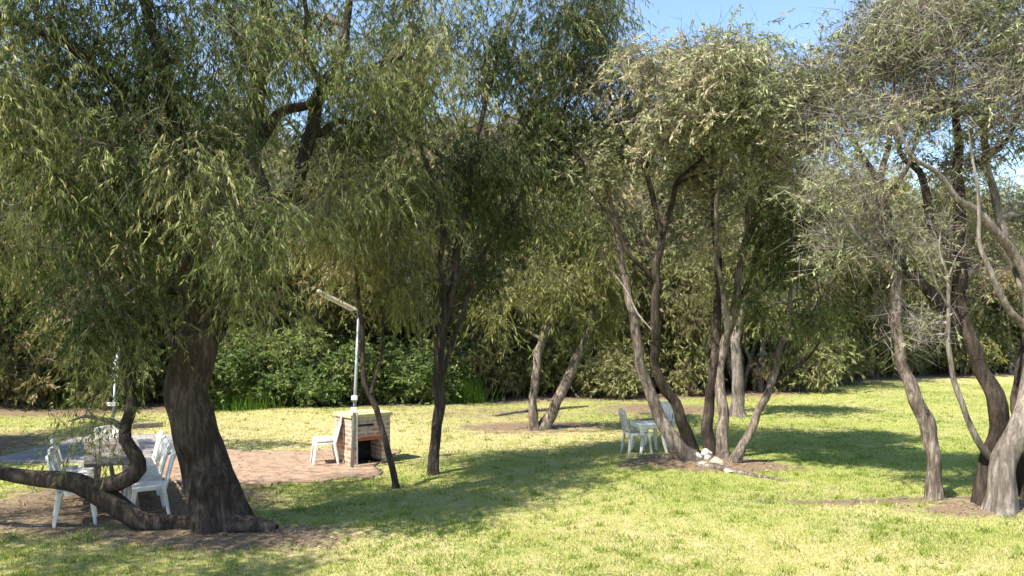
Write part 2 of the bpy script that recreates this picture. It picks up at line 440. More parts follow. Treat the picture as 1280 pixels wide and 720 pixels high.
def grass():
    rng = np.random.default_rng(11)
    n = 75000
    d = 7.6 * (34 / 7.6) ** (rng.random(n) ** 1.25)
    x = (rng.random(n) - 0.5) * 2 * (0.70 * d + 1.5)
    lit = litter_mask(x, d) + rng.normal(0, 0.12, n)
    keep = (lit < 0.45) & ~on_paving(x, d)
    x, d = x[keep], d[keep]
    k = 5
    s = 0.05
    xx = np.repeat(x, k) + rng.normal(0, s, len(x) * k) * np.repeat(0.6 + d / 12, k)
    yy = np.repeat(d, k) + rng.normal(0, s, len(x) * k) * np.repeat(0.6 + d / 12, k)
    patch = 0.5 + 0.3 * np.sin(xx * 0.9 + 2 * np.sin(yy * 0.6)) + 0.25 * np.sin(xx * 2.3 - yy * 1.9 + 1.5 * np.sin(yy * 1.3)) + 0.15 * np.sin(xx * 5.1 + 2 * np.sin(yy * 3.7)) + 0.9 * dry_mask(xx, yy)
    tint = np.clip(0.5 * patch + rng.normal(0.13, 0.14, len(xx)), 0, 1)
    h = rng.uniform(0.018, 0.05, len(xx))
    w = rng.uniform(0.005, 0.010, len(xx)) * (0.5 + yy / 10)
    tag(blades('grass', xx, yy, h, w, tint, rng, M['blade'], 1.0), 'short yellow green grass of the clearing', 'grass', kind='stuff')
    n = 900
    d = 7.8 * (24 / 7.8) ** rng.random(n)
    x = (rng.random(n) - 0.5) * 2 * (0.70 * d + 1.0)
    keep = (litter_mask(x, d) < .6) & ~on_paving(x, d)
    x, d = x[keep], d[keep]
    k = 16
    xx = np.repeat(x, k) + rng.normal(0, .045, len(x) * k); yy = np.repeat(d, k) + rng.normal(0, .045, len(x) * k)
    tag(blades('lawn_weeds', xx, yy, rng.uniform(.04, .095, len(xx)), rng.uniform(.010, .022, len(xx)), rng.uniform(0, .35, len(xx)), rng, M['blade'], 1.2), 'darker weeds and coarse tufts dotted through the lawn', 'weeds', kind='stuff')
    # dry leaves on bare soil
    n = 34000
    d = 8 * (36 / 8) ** rng.random(n)
    x = (rng.random(n) - 0.5) * 2 * (0.70 * d + 1.5)
    lit = litter_mask(x, d) + rng.normal(0, 0.15, n)
    keep = (lit > 0.4) | (rng.random(n) < np.where(on_paving(x, d), .5, .12))
    x, d = x[keep], d[keep]
    n = len(x)
    a = rng.uniform(0, 2 * np.pi, n); L_ = rng.uniform(0.03, 0.08, n) * (0.6 + d / 25); W = L_ * rng.uniform(0.18, 0.4, n)
    u = np.stack([np.cos(a), np.sin(a), rng.normal(0, 0.25, n)], -1)
    v = np.stack([-np.sin(a), np.cos(a), rng.normal(0, 0.25, n)], -1)
    c = np.stack([x, d, hz(x, d) + 0.018 + 0.05 * on_paving(x, d)], -1)
    V = np.stack([c - u * L_[:, None] / 2, c + v * W[:, None] / 2, c + u * L_[:, None] / 2, c - v * W[:, None] / 2], 1).reshape(-1, 3)
    me = mesh_np('fallen_leaves', V, [np.arange(4 * n).reshape(-1, 4)], [M['litter']], attrs={'tint': rng.random(n)})
    tag(link('fallen_leaves', me), 'dry brown leaves strewn over the bare soil', 'leaf litter', kind='stuff')

    rng = np.random.default_rng(12)
    n = 9000
    d = 8 * (32 / 8) ** rng.random(n)
    x = (rng.random(n) - 0.5) * 2 * (0.70 * d + 1.5)
    keep = litter_mask(x, d) + rng.normal(0, .15, n) > .5
    x, d = x[keep], d[keep]; n = len(x)
    a = rng.uniform(0, 2 * np.pi, n); L_ = rng.uniform(.08, .45, n); r = rng.uniform(.003, .007, n)
    dr = np.stack([np.cos(a), np.sin(a), rng.normal(.02, .08, n)], -1)
    o = np.stack([x, d, hz(x, d) + .02 + .03 * on_paving(x, d)], -1)
    u = np.stack([-np.sin(a), np.cos(a), np.zeros(n)], -1); w = np.cross(dr, u)
    V = np.stack([o + r[:, None] * (math.cos(b) * u + math.sin(b) * w) for b in (0, 2.09, 4.19)] + [o + dr * L_[:, None]], 1).reshape(-1, 3)
    ids = np.arange(4 * n).reshape(-1, 4)
    me = mesh_np('fallen_twigs', V, [np.concatenate([ids[:, [0, 1, 3]], ids[:, [1, 2, 3]], ids[:, [2, 0, 3]]])], [M['twig_grey']])
    tag(link('fallen_twigs', me), 'thin dry twigs scattered over the bare soil under the trees', 'twigs', kind='stuff')


grass()

# ------------------------------------------------------------------ trees
def catmull(P, step):
    P = np.asarray(P, float)
    if len(P) < 3:
        n = max(2, int(np.linalg.norm(P[-1, :3] - P[0, :3]) / step) + 1)
        t = np.linspace(0, 1, n)[:, None]
        return P[0] * (1 - t) + P[-1] * t
    Q = np.vstack([2 * P[0] - P[1], P, 2 * P[-1] - P[-2]])
    out = []
    for i in range(1, len(Q) - 2):
        p0, p1, p2, p3 = Q[i - 1:i + 3]
        n = max(2, int(np.linalg.norm(p2[:3] - p1[:3]) / step))
        t = np.linspace(0, 1, n, endpoint=False)[:, None]
        out.append(0.5 * ((2 * p1) + (-p0 + p2) * t + (2 * p0 - 5 * p1 + 4 * p2 - p3) * t ** 2 + (-p0 + 3 * p1 - 3 * p2 + p3) * t ** 3))
    out.append(P[-1:])
    C = np.vstack(out)
    C[:, 3] = np.maximum(C[:, 3], 0.003)
    return C


class Tubes:
    def __init__(self):
        self.V = []; self.Q = []; self.n = 0

    def add(self, C, sides, rng=None, knob=0.0, flare=0.0):
        P, r = C[:, :3], C[:, 3]
        k = len(P)
        T = np.gradient(P, axis=0)
        T /= np.maximum(np.linalg.norm(T, axis=1, keepdims=True), 1e-9)
        ref = np.array((0.31, 0.95, 0.05)) if abs(T[:, 2]).mean() > 0.5 else np.array((0.05, 0.1, 1.0))
        U = np.cross(T, ref); U /= np.maximum(np.linalg.norm(U, axis=1, keepdims=True), 1e-9)
        W = np.cross(T, U)
        a = np.arange(sides) / sides * 2 * np.pi
        rr = np.repeat(r[:, None], sides, 1)
        if knob:
            s = np.concatenate(([0], np.cumsum(np.linalg.norm(np.diff(P, axis=0), axis=1))))[:, None] / max(r.mean(), 0.02)
            f = 0
            for j in range(1, 6):
                ph = rng.uniform(0, 6.28, 3)
                f = f + np.sin(j * a[None] + ph[0] + 0.35 * np.sin(s * 0.25 + ph[1])) * np.sin(s * (0.13 * j) + ph[2]) / (j ** 0.6)
            rr = rr * (1 + knob * f)
        if flare:
            s0 = np.concatenate(([0], np.cumsum(np.linalg.norm(np.diff(P, axis=0), axis=1))))[:, None]
            ph = rng.uniform(0, 6.28, 2); nl = rng.integers(3, 6)
            lobe = 0.45 + 0.55 * np.cos(nl * a[None] + ph[0] + .5 * np.sin(a[None] + ph[1]))
            rr = rr * (1 + flare * np.exp(-np.maximum(s0 - .18, 0) / (1.4 * r[0])) * np.maximum(lobe, -.15))
        ring = P[:, None] + (np.cos(a)[None, :, None] * U[:, None] + np.sin(a)[None, :, None] * W[:, None]) * rr[..., None]
        i = self.n + np.arange(k * sides).reshape(k, sides)
        j = np.roll(i, -1, 1)
        self.V.append(ring.reshape(-1, 3))
        self.Q.append(np.stack([i[:-1], j[:-1], j[1:], i[1:]], -1).reshape(-1, 4))
        self.n += k * sides

    def mesh(self, name, m):
        return mesh_np(name, np.vstack(self.V), [np.vstack(self.Q)], [m], smooth=[True])


def norm(v):
    return v / np.maximum(np.linalg.norm(v, axis=-1, keepdims=True), 1e-9)


def leaves_of(rng, C, tint_c, scale_c, strands=6, per=14, sig=0.22, slen=0.42, droop=0.9, ll=0.11, lw=0.02, spread=1.0):
    """hanging sprays of leaf blades round every twig end; returns quads' corner array and tints"""
    n = len(C)
    o = np.repeat(C, strands, 0)
    sc = np.repeat(scale_c, strands)
    o = o + rng.normal(0, 1, o.shape) * np.array((1, 1, 0.8)) * (sig * sc)[:, None]
    az = rng.uniform(0, 2 * np.pi, len(o))
    el = rng.normal(0.1, 0.55, len(o))
    sd = np.stack([np.cos(az) * np.cos(el), np.sin(az) * np.cos(el), np.sin(el) - 0.45 * droop], -1)
    sd = norm(sd)
    L_ = slen * rng.uniform(0.55, 1.25, len(o)) * sc
    o2 = np.repeat(o, per, 0); sd2 = np.repeat(sd, per, 0); L2 = np.repeat(L_, per)
    t = rng.uniform(0.05, 1.0, len(o2))
    p = o2 + sd2 * (L2 * t)[:, None]
    p[:, 2] -= droop * 0.55 * (L2 * t) ** 2 / np.maximum(L2, 0.05)
    ld = sd2 * 0.8 + rng.normal(0, 0.40 * spread, p.shape)
    ld[:, 2] -= droop * 0.75
    ld = norm(ld)
    s = norm(np.cross(ld, rng.normal(0, 1, p.shape)))
    ln = ll * rng.uniform(0.6, 1.3, len(p)); wd = lw * rng.uniform(0.7, 1.3, len(p))
    mid = p + ld * (ln * 0.45)[:, None]
    tip = p + ld * ln[:, None]
    tip[:, 2] -= 0.12 * ln * droop
    V = np.stack([p, mid + s * (wd / 2)[:, None], tip, mid - s * (wd / 2)[:, None]], 1)
    tint = np.clip(np.repeat(tint_c, strands * per) + rng.normal(0, 0.16, len(p)), 0, 1)
    # the hanging twig each spray grows along
    e = o + sd * (L_ * .9)[:, None]; e[:, 2] -= droop * .45 * L_
    u = norm(np.cross(sd, rng.normal(0, 1, o.shape))); w_ = np.cross(sd, u)
    TV = np.stack([o + .0035 * (math.cos(b) * u + math.sin(b) * w_) for b in (0, 2.09, 4.19)] + [e], 1)
    return V, tint, TV


def twigs_of(rng, C, per, ln, r, up=0.2):
    """bare fine twigs: three-sided tapering needles"""
    o = np.repeat(C, per, 0) + rng.normal(0, 0.16, (len(C) * per, 3))
    d = norm(rng.normal(0, 1, o.shape) + np.array((0, 0, up)))
    L_ = ln * rng.uniform(0.4, 1.3, len(o))
    u = norm(np.cross(d, rng.normal(0, 1, o.shape))); w = np.cross(d, u)
    base = [o + r * (math.cos(a) * u + math.sin(a) * w) for a in (0, 2.09, 4.19)]
    V = np.stack(base + [o + d * L_[:, None]], 1)
    return V


def make_tree(name, label, cat, base, stems, blobs, leafm, barkm, twigm, rng, group=None, leaf=None, bare=(0, 0.4, 0.004),
              sides=12, step=0.12, knob=0.1, attach_from=0.35, twig_r=1.0, csize=1.0, clump=.24):
    """stems: (part name, Nx4 polyline, mat or None); blobs: (centre, radii, n, tint, leafiness)"""
    leaf = dict(leaf or {})
    root = thing(name, label, cat, tuple(base), 0, group)
    base = np.asarray(base, float)
    nodes = []; nrad = []
    for i, (pn, P, bm_) in enumerate(stems):
        P = np.asarray(P, float).copy()
        P[:, :3] -= base
        C = catmull(P, step)
        jit = rng.normal(0, 1, (len(C), 3))
        for _ in range(3): jit[1:-1] = (jit[:-2] + jit[1:-1] + jit[2:]) / 3
        sarc = np.concatenate(([0], np.cumsum(np.linalg.norm(np.diff(C[:, :3], axis=0), axis=1))))
        for ax in (0, 1):
            ph = rng.uniform(0, 6.28, 3)
            wv = np.sin(sarc * 3.1 + ph[0]) + .7 * np.sin(sarc * 6.3 + ph[1]) + .5 * np.sin(sarc * 11 + ph[2])
            C[:, ax] += wv * np.minimum(C[:, 3] * .28, .022) * np.minimum(sarc / .4, 1)
        C[1:, :3] += jit[1:] * np.minimum(C[1:, 3:4] * 0.5, 0.035)
        tb = Tubes(); tb.add(C, sides if C[:, 3].max() > 0.05 else 8, rng, knob, .55 if pn == 'trunk' and C[0, 2] < .1 and C[:, 3].max() > .05 else 0)
        link(pn, tb.mesh(pn, bm_ or barkm), root)
        zlo = attach_from if pn == 'trunk' else 0.25
        kk = int(len(C) * zlo)
        nodes.append(C[kk:, :3]); nrad.append(C[kk:, 3])
    NP = np.vstack(nodes); NR = np.concatenate(nrad)
    cap = 60000
    BP = np.zeros((cap, 3)); BR = np.zeros(cap)
    cnt = len(NP); BP[:cnt] = NP; BR[:cnt] = NR
    tb = Tubes()

    def branch(q, r0, r1, sg):
        nonlocal cnt
        dv = BP[:cnt] - q
        dist = np.einsum('ij,ij->i', dv, dv) + 0.6 * np.maximum(dv[:, 2], 0) ** 2
        j = int(np.argmin(dist))
        p = BP[j]; L_ = np.linalg.norm(q - p)
        if L_ < 0.05: return
        k = max(3, int(L_ / sg) + 2)
        t = np.linspace(0, 1, k)[:, None]
        bend = rng.normal(0, 0.13, 3) * L_; bend[2] = abs(bend[2]) * 0.8
        pts = p * (1 - t) + q * t + bend * np.sin(t * np.pi) + rng.normal(0, 0.035, (k, 3)) * min(L_, 1) * np.sin(t * np.pi)
        a = min(BR[j] * 0.75, r0 + 0.010 * L_ * twig_r)
        rad = a * (1 - t[:, 0]) ** 0.8 + r1
        tb.add(np.concatenate([pts, rad[:, None]], 1), 5 if a > 0.012 else 3)
        m_ = k - 1
        if cnt + m_ < cap:
            BP[cnt:cnt + m_] = pts[1:]; BR[cnt:cnt + m_] = rad[1:]; cnt += m_

    CL, TI, LF = [], [], []
    for (c, rad, n, tint, lf) in blobs:
        c = np.asarray(c, float) - base
        rad = np.asarray(rad, float)
        branch(c - np.array((0, 0, 0.2 * rad[2])), 0.03 * twig_r, 0.008 * twig_r, 0.2)
        ns = max(2, n // 7)
        u = norm(rng.normal(0, 1, (ns, 3))); u[:, 2] = np.where(u[:, 2] < -0.3, u[:, 2] * 0.8, u[:, 2])
        sub = c + u * rad * (rng.random((ns, 1)) ** 0.42)
        k = rng.integers(0, ns, n)
        q = sub[k] + rng.normal(0, 1, (n, 3)) * np.minimum(rad.min() * 0.28, clump) * np.array((1, 1, .85))
        q[:, 2] = np.maximum(q[:, 2], 0.35)
        CL.append(q); TI.append(np.clip(tint + rng.normal(0, 0.23, ns)[k] + rng.normal(0, 0.06, n), 0, 1)); LF.append(np.full(n, lf))
    CL = np.vstack(CL); TI = np.concatenate(TI); LF = np.concatenate(LF)
    d0 = np.array([((NP - q) ** 2).sum(1).min() for q in CL])
    for j in np.argsort(d0):
        branch(CL[j], 0.006 * twig_r, 0.0035 * twig_r, 0.25)
    keep = rng.random(len(CL)) < LF
    LV, LT, SV = leaves_of(rng, CL[keep], TI[keep], csize * rng.uniform(0.7, 1.25, keep.sum()), **leaf)
    nl = len(LV)
    V = [LV.reshape(-1, 3)]; polys = [np.arange(4 * nl).reshape(-1, 4)]; mi = [0]; sm = [False]; at = [LT]
    off = 4 * nl
    bv = np.vstack(tb.V); bq = np.vstack(tb.Q) + off
    V.append(bv); polys.append(bq); mi.append(1); sm.append(True); at.append(np.zeros(len(bq))); off += len(bv)
    if bare[0]:
        tv = np.concatenate([twigs_of(rng, CL, bare[0], bare[1], bare[2]), SV])
        ids = off + np.arange(4 * len(tv)).reshape(-1, 4)
        tri = np.concatenate([ids[:, [0, 1, 3]], ids[:, [1, 2, 3]], ids[:, [2, 0, 3]]])
        V.append(tv.reshape(-1, 3)); polys.append(tri); mi.append(1); sm.append(False); at.append(np.zeros(len(tri)))
    me = mesh_np('crown', np.vstack(V), polys, [leafm, twigm], mi, sm, {'tint': np.concatenate(at)})
    link('crown', me, root)
    return root


RK = 1.0


def stem_px(d0, pts, k=1.0):
    """pts: (px, py, depth offset, radius in px)"""
    out = []
    for (px, py, dd, r) in pts:
        d = d0 + dd
        out.append((*S(px, py, d), r * RK / F * d))
    return np.array(out)


def grounded(A, sink=0.18):
    A = np.array(A)
    b = A[0].copy(); b[2] -= sink; b[3] *= 1.25
    return np.vstack([b, A])


def blob_px(d0, L_):
    out = []
    for (px, py, rx, ry, dd, rd, n, tint, lf) in L_:
        d = d0 + dd
        out.append((S(px, py, d), (rx / F * d, rd, ry / F * d), n, tint, lf))
    return out


def gbase(px, py):
    g = G(px, py)
    return g


# --- big leaning tree at the left -------------------------------------------------
rng = np.random.default_rng(101); RK = 1.00
d = 10.4
stems = [
    ('trunk', grounded(stem_px(d, [(280, 668, 0, 31), (271, 640, 0, 31), (258, 600, 0, 29), (243, 540, 0, 26), (232, 490, 0, 25), (240, 440, 0, 25), (252, 405, .1, 23), (262, 380, .15, 19), (268, 365, .2, 16)])), None),
    ('limb', stem_px(d, [(250, 412, .1, 17), (245, 340, -.1, 14), (239, 270, -.3, 12), (232, 200, -.5, 11), (215, 120, -.8, 9), (190, 30, -1, 7), (170, -70, -1.2, 5)]), None),
    ('limb', stem_px(d, [(258, 392, .1, 17), (300, 345, .3, 16), (332, 312, .5, 14), (350, 262, .7, 11), (381, 196, 1, 9), (398, 122, 1.2, 8), (428, 60, 1.4, 6), (440, -40, 1.5, 4)]), None),
    ('limb', stem_px(d, [(338, 296, .5, 11), (330, 240, .6, 11), (316, 180, .6, 10.5), (328, 105, .6, 9), (331, 40, .5, 8), (350, -80, .4, 5)]), None),
    ('limb', stem_px(d, [(318, 185, .6, 7), (352, 140, .9, 6.5), (392, 128, 1.1, 5.5), (440, 92, 1.2, 4.5), (505, 70, 1.4, 3)]), None),
    ('limb', stem_px(d, [(246, 350, -.1, 9), (200, 290, -.6, 8), (130, 250, -1, 6), (50, 205, -1.5, 4), (-60, 150, -1.8, 3)]), None),
    ('limb', stem_px(d, [(232, 205, -.5, 7), (170, 130, -.9, 6), (90, 60, -1.3, 5), (-40, 0, -1.6, 4), (-160, -40, -1.8, 3)]), None),
    ('limb', stem_px(d, [(329, 100, .6, 6), (300, 60, .3, 5), (285, 10, .1, 4), (262, -60, 0, 3)]), None),
    ('limb', stem_px(d, [(390, 170, 1.1, 5), (425, 150, 1.3, 4), (450, 155, 1.4, 3.5), (490, 130, 1.5, 2.5)]), None),
    ('limb', stem_px(d, [(402, 105, 1.2, 4.5), (378, 62, 1.0, 4), (384, 20, .9, 3), (372, -40, .8, 2)]), None),
    ('limb', stem_px(d, [(352, 258, .7, 6), (382, 246, .8, 5), (420, 222, 1, 3.5), (455, 214, 1.2, 2.5)]), None),
    ('low_limb', stem_px(d, [(346, 662, -.2, 6), (322, 658, -.2, 11), (290, 656, -.2, 14), (262, 657, -.15, 15), (215, 654, -.15, 13), (172, 645, -.2, 12), (143, 622, -.2, 14), (112, 606, -.2, 13), (60, 600, -.2, 11), (20, 592, -.2, 9), (-60, 575, -.2, 8), (-160, 545, -.1, 5)]), None),
    ('upright_limb', stem_px(d, [(122, 610, -.2, 12), (150, 600, -.2, 10.5), (173, 586, -.2, 10.5), (172, 568, -.2, 9), (159, 549, -.15, 7.5), (158, 528, -.1, 7), (161, 505, -.1, 7), (157, 470, -.1, 6), (149, 430, 0, 5), (130, 380, 0, 4), (118, 320, 0, 3)]), None),
]
blobs = blob_px(d, [
    (90, 50, 150, 100, -1.0, 1.3, 120, .45, 1), (225, 60, 95, 95, -.7, 1.2, 84, .45, 1), (60, 190, 130, 80, -1.2, 1.2, 66, .45, 1),
    (190, 190, 90, 80, -1.0, 1.0, 60, .35, 1), (265, 265, 60, 60, -1.2, .6, 54, .66, 1), (130, 320, 85, 65, -.9, .9, 44, .3, 1),  # the middle clump's paler tint stands in for sunlight on it
    (150, 410, 50, 60, -.6, .6, 24, .3, 1), (20, 310, 60, 70, -.6, 1.0, 16, .45, 1),
    (400, 40, 90, 80, 2.4, 1.0, 50, .5, 1), (475, 120, 65, 85, 1.9, 1.0, 60, .5, 1), (390, 200, 80, 60, 2.0, .9, 40, .4, 1),
    (310, 350, 30, 36, -.3, .5, 12, .75, 1), (440, 225, 60, 50, 1.0, .8, 34, .55, 1), (315, 130, 60, 60, 1.9, .8, 34, .4, 1), (345, 40, 70, 50, -.2, .7, 22, .45, 1), (430, 110, 50, 55, .3, .6, 20, .5, 1), (290, 170, 40, 40, -.3, .5, 14, .4, 1), (375, 255, 50, 36, .1, .5, 14, .5, 1), (340, -70, 220, 80, .6, 1.6, 110, .45, 1), (60, -80, 220, 90, -1.0, 1.6, 100, .45, 1),
    (-130, 80, 150, 150, -1.2, 1.5, 110, .45, 1), (-280, 120, 150, 150, -1.0, 1.6, 80, .45, 1), (530, 20, 60, 80, 1.6, .9, 40, .6, 1),
    (85, 520, 40, 36, -.4, .4, 6, .5, 1), 
]) + [((-8.4, 7.5, 5.4), (1.1, .8, .8), 46, .45, 1), ((-6.6, 7.1, 5.3), (1.0, .8, .8), 60, .45, 1), ((-5.7, 6.1, 5.4), (.9, .6, .6), 50, .45, 1), ((-7.4, 6.3, 5.2), (.9, .7, .7), 46, .45, 1), ((-9.8, 8.6, 5.0), (1.2, 1.2, .8), 36, .45, 1)]
make_tree('peppermint_tree', 'largest dark trunked tree leaning left, with a low limb lying along the ground', 'tree', G(285, 664), stems, blobs,
          M['leaf_dark'], M['bark_dark'], M['twig'], rng, leaf=dict(strands=7, per=24, sig=.2, slen=.5, droop=1.1, ll=.08, lw=.0145), sides=18, knob=.07, bare=(3, .4, .004))

# --- thin curved sapling in front of the barbecue -------------------------------
rng = np.random.default_rng(102); RK = 0.66
d = 12.9
stems = [('trunk', grounded(stem_px(d, [(494, 613, 0, 7), (488, 585, 0, 6), (479, 545, 0, 6), (468, 505, 0, 5.5), (460, 480, 0, 5.5), (454, 440, .1, 4.5), (452, 400, .1, 4), (446, 340, .1, 3.5), (450, 270, .2, 3), (460, 200, .2, 2)])), None),
         ('limb', stem_px(d, [(464, 492, 0, 3.5), (476, 450, .2, 3), (480, 400, .3, 2.5), (488, 330, .3, 2)]), None)]
blobs = blob_px(d, [(440, 282, 45, 36, -.3, .6, 34, .65, 1), (492, 285, 45, 55, .1, .7, 36, .55, 1), (410, 262, 36, 36, 0, .6, 24, .65, 1), (450, 215, 60, 45, .1, .8, 40, .55, 1), (502, 350, 24, 40, .3, .4, 12, .55, .9)])
make_tree('young_tree', 'thin curved sapling rising just right of the brick barbecue', 'tree', G(494, 612), stems, blobs,
          M['leaf_fresh'], M['bark_dark'], M['twig'], rng, leaf=dict(strands=6, per=14, sig=.18, slen=.45, droop=1.2, ll=.11, lw=.018), knob=.06, bare=(4, .4, .004))

# --- straight dark tree in the middle ---------------------------------------------
rng = np.random.default_rng(103); RK = 0.76
d = 14.2
stems = [('trunk', grounded(stem_px(d, [(541, 594, 0, 10), (543, 560, 0, 9), (546, 510, 0, 9), (550, 460, 0, 9), (553, 420, 0, 8.5), (557, 385, 0, 8), (572, 330, .1, 7), (580, 270, .2, 6), (586, 215, .3, 5), (602, 150, .4, 4), (625, 50, .5, 3)])), None),
         ('limb', stem_px(d, [(556, 390, 0, 6), (551, 340, -.1, 5), (553, 290, -.2, 5), (540, 230, -.4, 4), (520, 165, -.6, 3), (505, 80, -.8, 2.5)]), None),
         ('limb', stem_px(d, [(546, 490, 0, 5), (558, 450, .2, 4.5), (571, 412, .3, 4.5), (582, 380, .4, 4), (605, 315, .6, 4), (645, 255, .8, 3.5), (690, 180, 1, 3), (720, 90, 1.1, 2.5)]), None),
         ('limb', stem_px(d, [(586, 225, .3, 4), (545, 190, .3, 4), (505, 172, .3, 3), (460, 160, .3, 2.5)]), None)]
blobs = blob_px(d, [(690, 60, 95, 75, .8, 1.3, 105, .6, 1), (590, 70, 80, 75, .3, 1.3, 85, .6, 1), (510, 70, 55, 70, -.4, 1.0, 50, .6, 1),  # sunlit top put into the tint: upper clumps lighter, hanging ones darker
                    (685, 165, 60, 75, .8, 1.0, 78, .25, 1), (640, 200, 60, 70, .6, 1.0, 62, .2, 1), (655, 285, 50, 45, .7, .8, 28, .25, 1),
                    (570, 230, 60, 45, .2, .9, 40, .2, 1), (520, 250, 50, 60, -.3, .8, 34, .3, 1), (600, 320, 60, 45, .4, .8, 18, .25, 1), (520, 340, 40, 45, 0, .6, 16, .3, 1),
                    (650, -60, 150, 80, .6, 1.6, 110, .6, 1), (750, 20, 42, 55, .9, .8, 34, .6, 1), (740, 110, 35, 50, .9, .7, 26, .4, 1)])
make_tree('peppermint_tree', 'dark upright tree with a dense hanging crown at the centre of the clearing', 'tree', G(541, 593), stems, blobs,
          M['leaf_dark'], M['bark_dark'], M['twig'], rng, leaf=dict(strands=7, per=18, sig=.2, slen=.55, droop=1.1, ll=.10, lw=.0175), knob=.06, bare=(4, .5, .004))

# --- V-shaped pair of stems further back ---------------------------------------------
rng = np.random.default_rng(104); RK = 0.85
d = 19.4
stems = [('trunk', grounded(stem_px(d, [(668, 541, 0, 8), (666, 505, 0, 6.5), (668, 465, 0, 6), (678, 425, .1, 5.5), (690, 390, .2, 4.5), (702, 345, .3, 3.5), (700, 290, .4, 2.5)])), None),
         ('trunk', grounded(stem_px(d, [(676, 540, .1, 9), (690, 512, .1, 8), (708, 480, .2, 7.5), (722, 447, .3, 6.5), (735, 415, .4, 5.5), (748, 365, .5, 4), (760, 310, .6, 3)])), None)]
blobs = blob_px(d, [(680, 350, 60, 55, -.2, 1.0, 60, .5, 1), (745, 330, 55, 60, .3, 1.0, 60, .5, 1), (715, 270, 60, 50, .4, 1.1, 55, .55, 1), (640, 400, 35, 45, 0, .7, 22, .45, 1), (760, 410, 30, 40, .2, .6, 20, .5, 1)])
make_tree('small_tree', 'V shaped tree with two bare diverging stems on a patch of leaf litter', 'tree', G(672, 539), stems, blobs,
          M['leaf_fresh'], M['bark'], M['twig'], rng, leaf=dict(strands=6, per=12, sig=.25, slen=.5, droop=.9, ll=.15, lw=.028), knob=.08, bare=(4, .5, .005))

# --- centre right clump -------------------------------------------------------------
rng = np.random.default_rng(105); RK = 0.70
d = 14.9
stems = [('trunk', grounded(stem_px(d, [(864, 582, 0, 19), (848, 558, 0, 14), (832, 530, 0, 12.5), (815, 500, 0, 10.5), (803, 465, 0, 9.5), (797, 430, 0, 9), (794, 400, 0, 8), (785, 370, .1, 7), (778, 330, .1, 6), (772, 290, .1, 5), (764, 250, .1, 4), (750, 215, .1, 3), (738, 185, .1, 2)])), None),
         ('trunk', grounded(stem_px(d, [(868, 576, .4, 13), (857, 545, .3, 11), (848, 512, .2, 10), (833, 482, .1, 9), (822, 455, 0, 9), (817, 420, -.1, 8.5), (818, 380, -.2, 8), (822, 340, -.2, 7.5), (826, 300, -.2, 7), (829, 280, -.2, 6)])), M['bark_dark']),
         ('limb', stem_px(d, [(827, 292, -.2, 6), (818, 250, -.3, 5), (808, 212, -.4, 5), (798, 195, -.4, 4), (780, 174, -.4, 3.5), (766, 137, -.4, 2.5), (760, 100, -.4, 2)]), M['bark_dark']),
         ('limb', stem_px(d, [(808, 214, -.4, 4), (826, 174, -.3, 3.5), (858, 133, -.2, 3), (872, 95, -.2, 2)]), M['bark_dark']),
         ('limb', stem_px(d, [(828, 290, -.2, 6), (842, 253, -.1, 5), (848, 227, 0, 4.5), (874, 200, .1, 3.5), (900, 150, .2, 2.5), (915, 110, .2, 2)]), M['bark_dark']),
         ('limb', stem_px(d, [(848, 230, 0, 3), (875, 218, .1, 2.5), (906, 214, .2, 2)]), M['bark_dark']),
         ('limb', stem_px(d, [(820, 355, -.2, 5), (803, 335, -.3, 4.5), (783, 312, -.4, 4), (762, 270, -.5, 3), (735, 235, -.6, 2)]), M['bark_dark']),
         ('dead_stick', stem_px(d, [(814, 412, -.3, 1.2), (798, 392, -.35, 1.7), (785, 366, -.4, 1.6), (772, 348, -.4, 1.2), (760, 335, -.4, .5)]), M['dead_wood'])]
blobs = blob_px(d, [(800, 115, 60, 42, -.3, 1.0, 62, .7, 1), (860, 95, 55, 36, 0, 1.0, 56, .7, 1), (900, 130, 45, 45, .2, .9, 44, .65, 1), (765, 180, 38, 45, -.2, .8, 34, .6, .8),
                    (820, 180, 50, 40, -.2, .9, 26, .6, .45), (870, 210, 55, 45, .2, .9, 40, .6, .75), (760, 265, 35, 45, 0, .7, 22, .5, .6), (860, 290, 40, 40, .4, .7, 22, .5, .7), (850, 150, 60, 45, -1.9, .9, 60, .65, .9), (790, 95, 45, 35, -1.5, .9, 34, .7, .9)])
make_tree('paperbark_tree', 'tree with two long curved stems crossing beside the small white table', 'tree', G(860, 578), stems, blobs,
          M['leaf_olive'], M['bark'], M['twig'], rng, leaf=dict(strands=7, per=15, sig=.2, slen=.36, droop=.45, ll=.092, lw=.024), knob=.09, bare=(9, .45, .0045), twig_r=1.6)

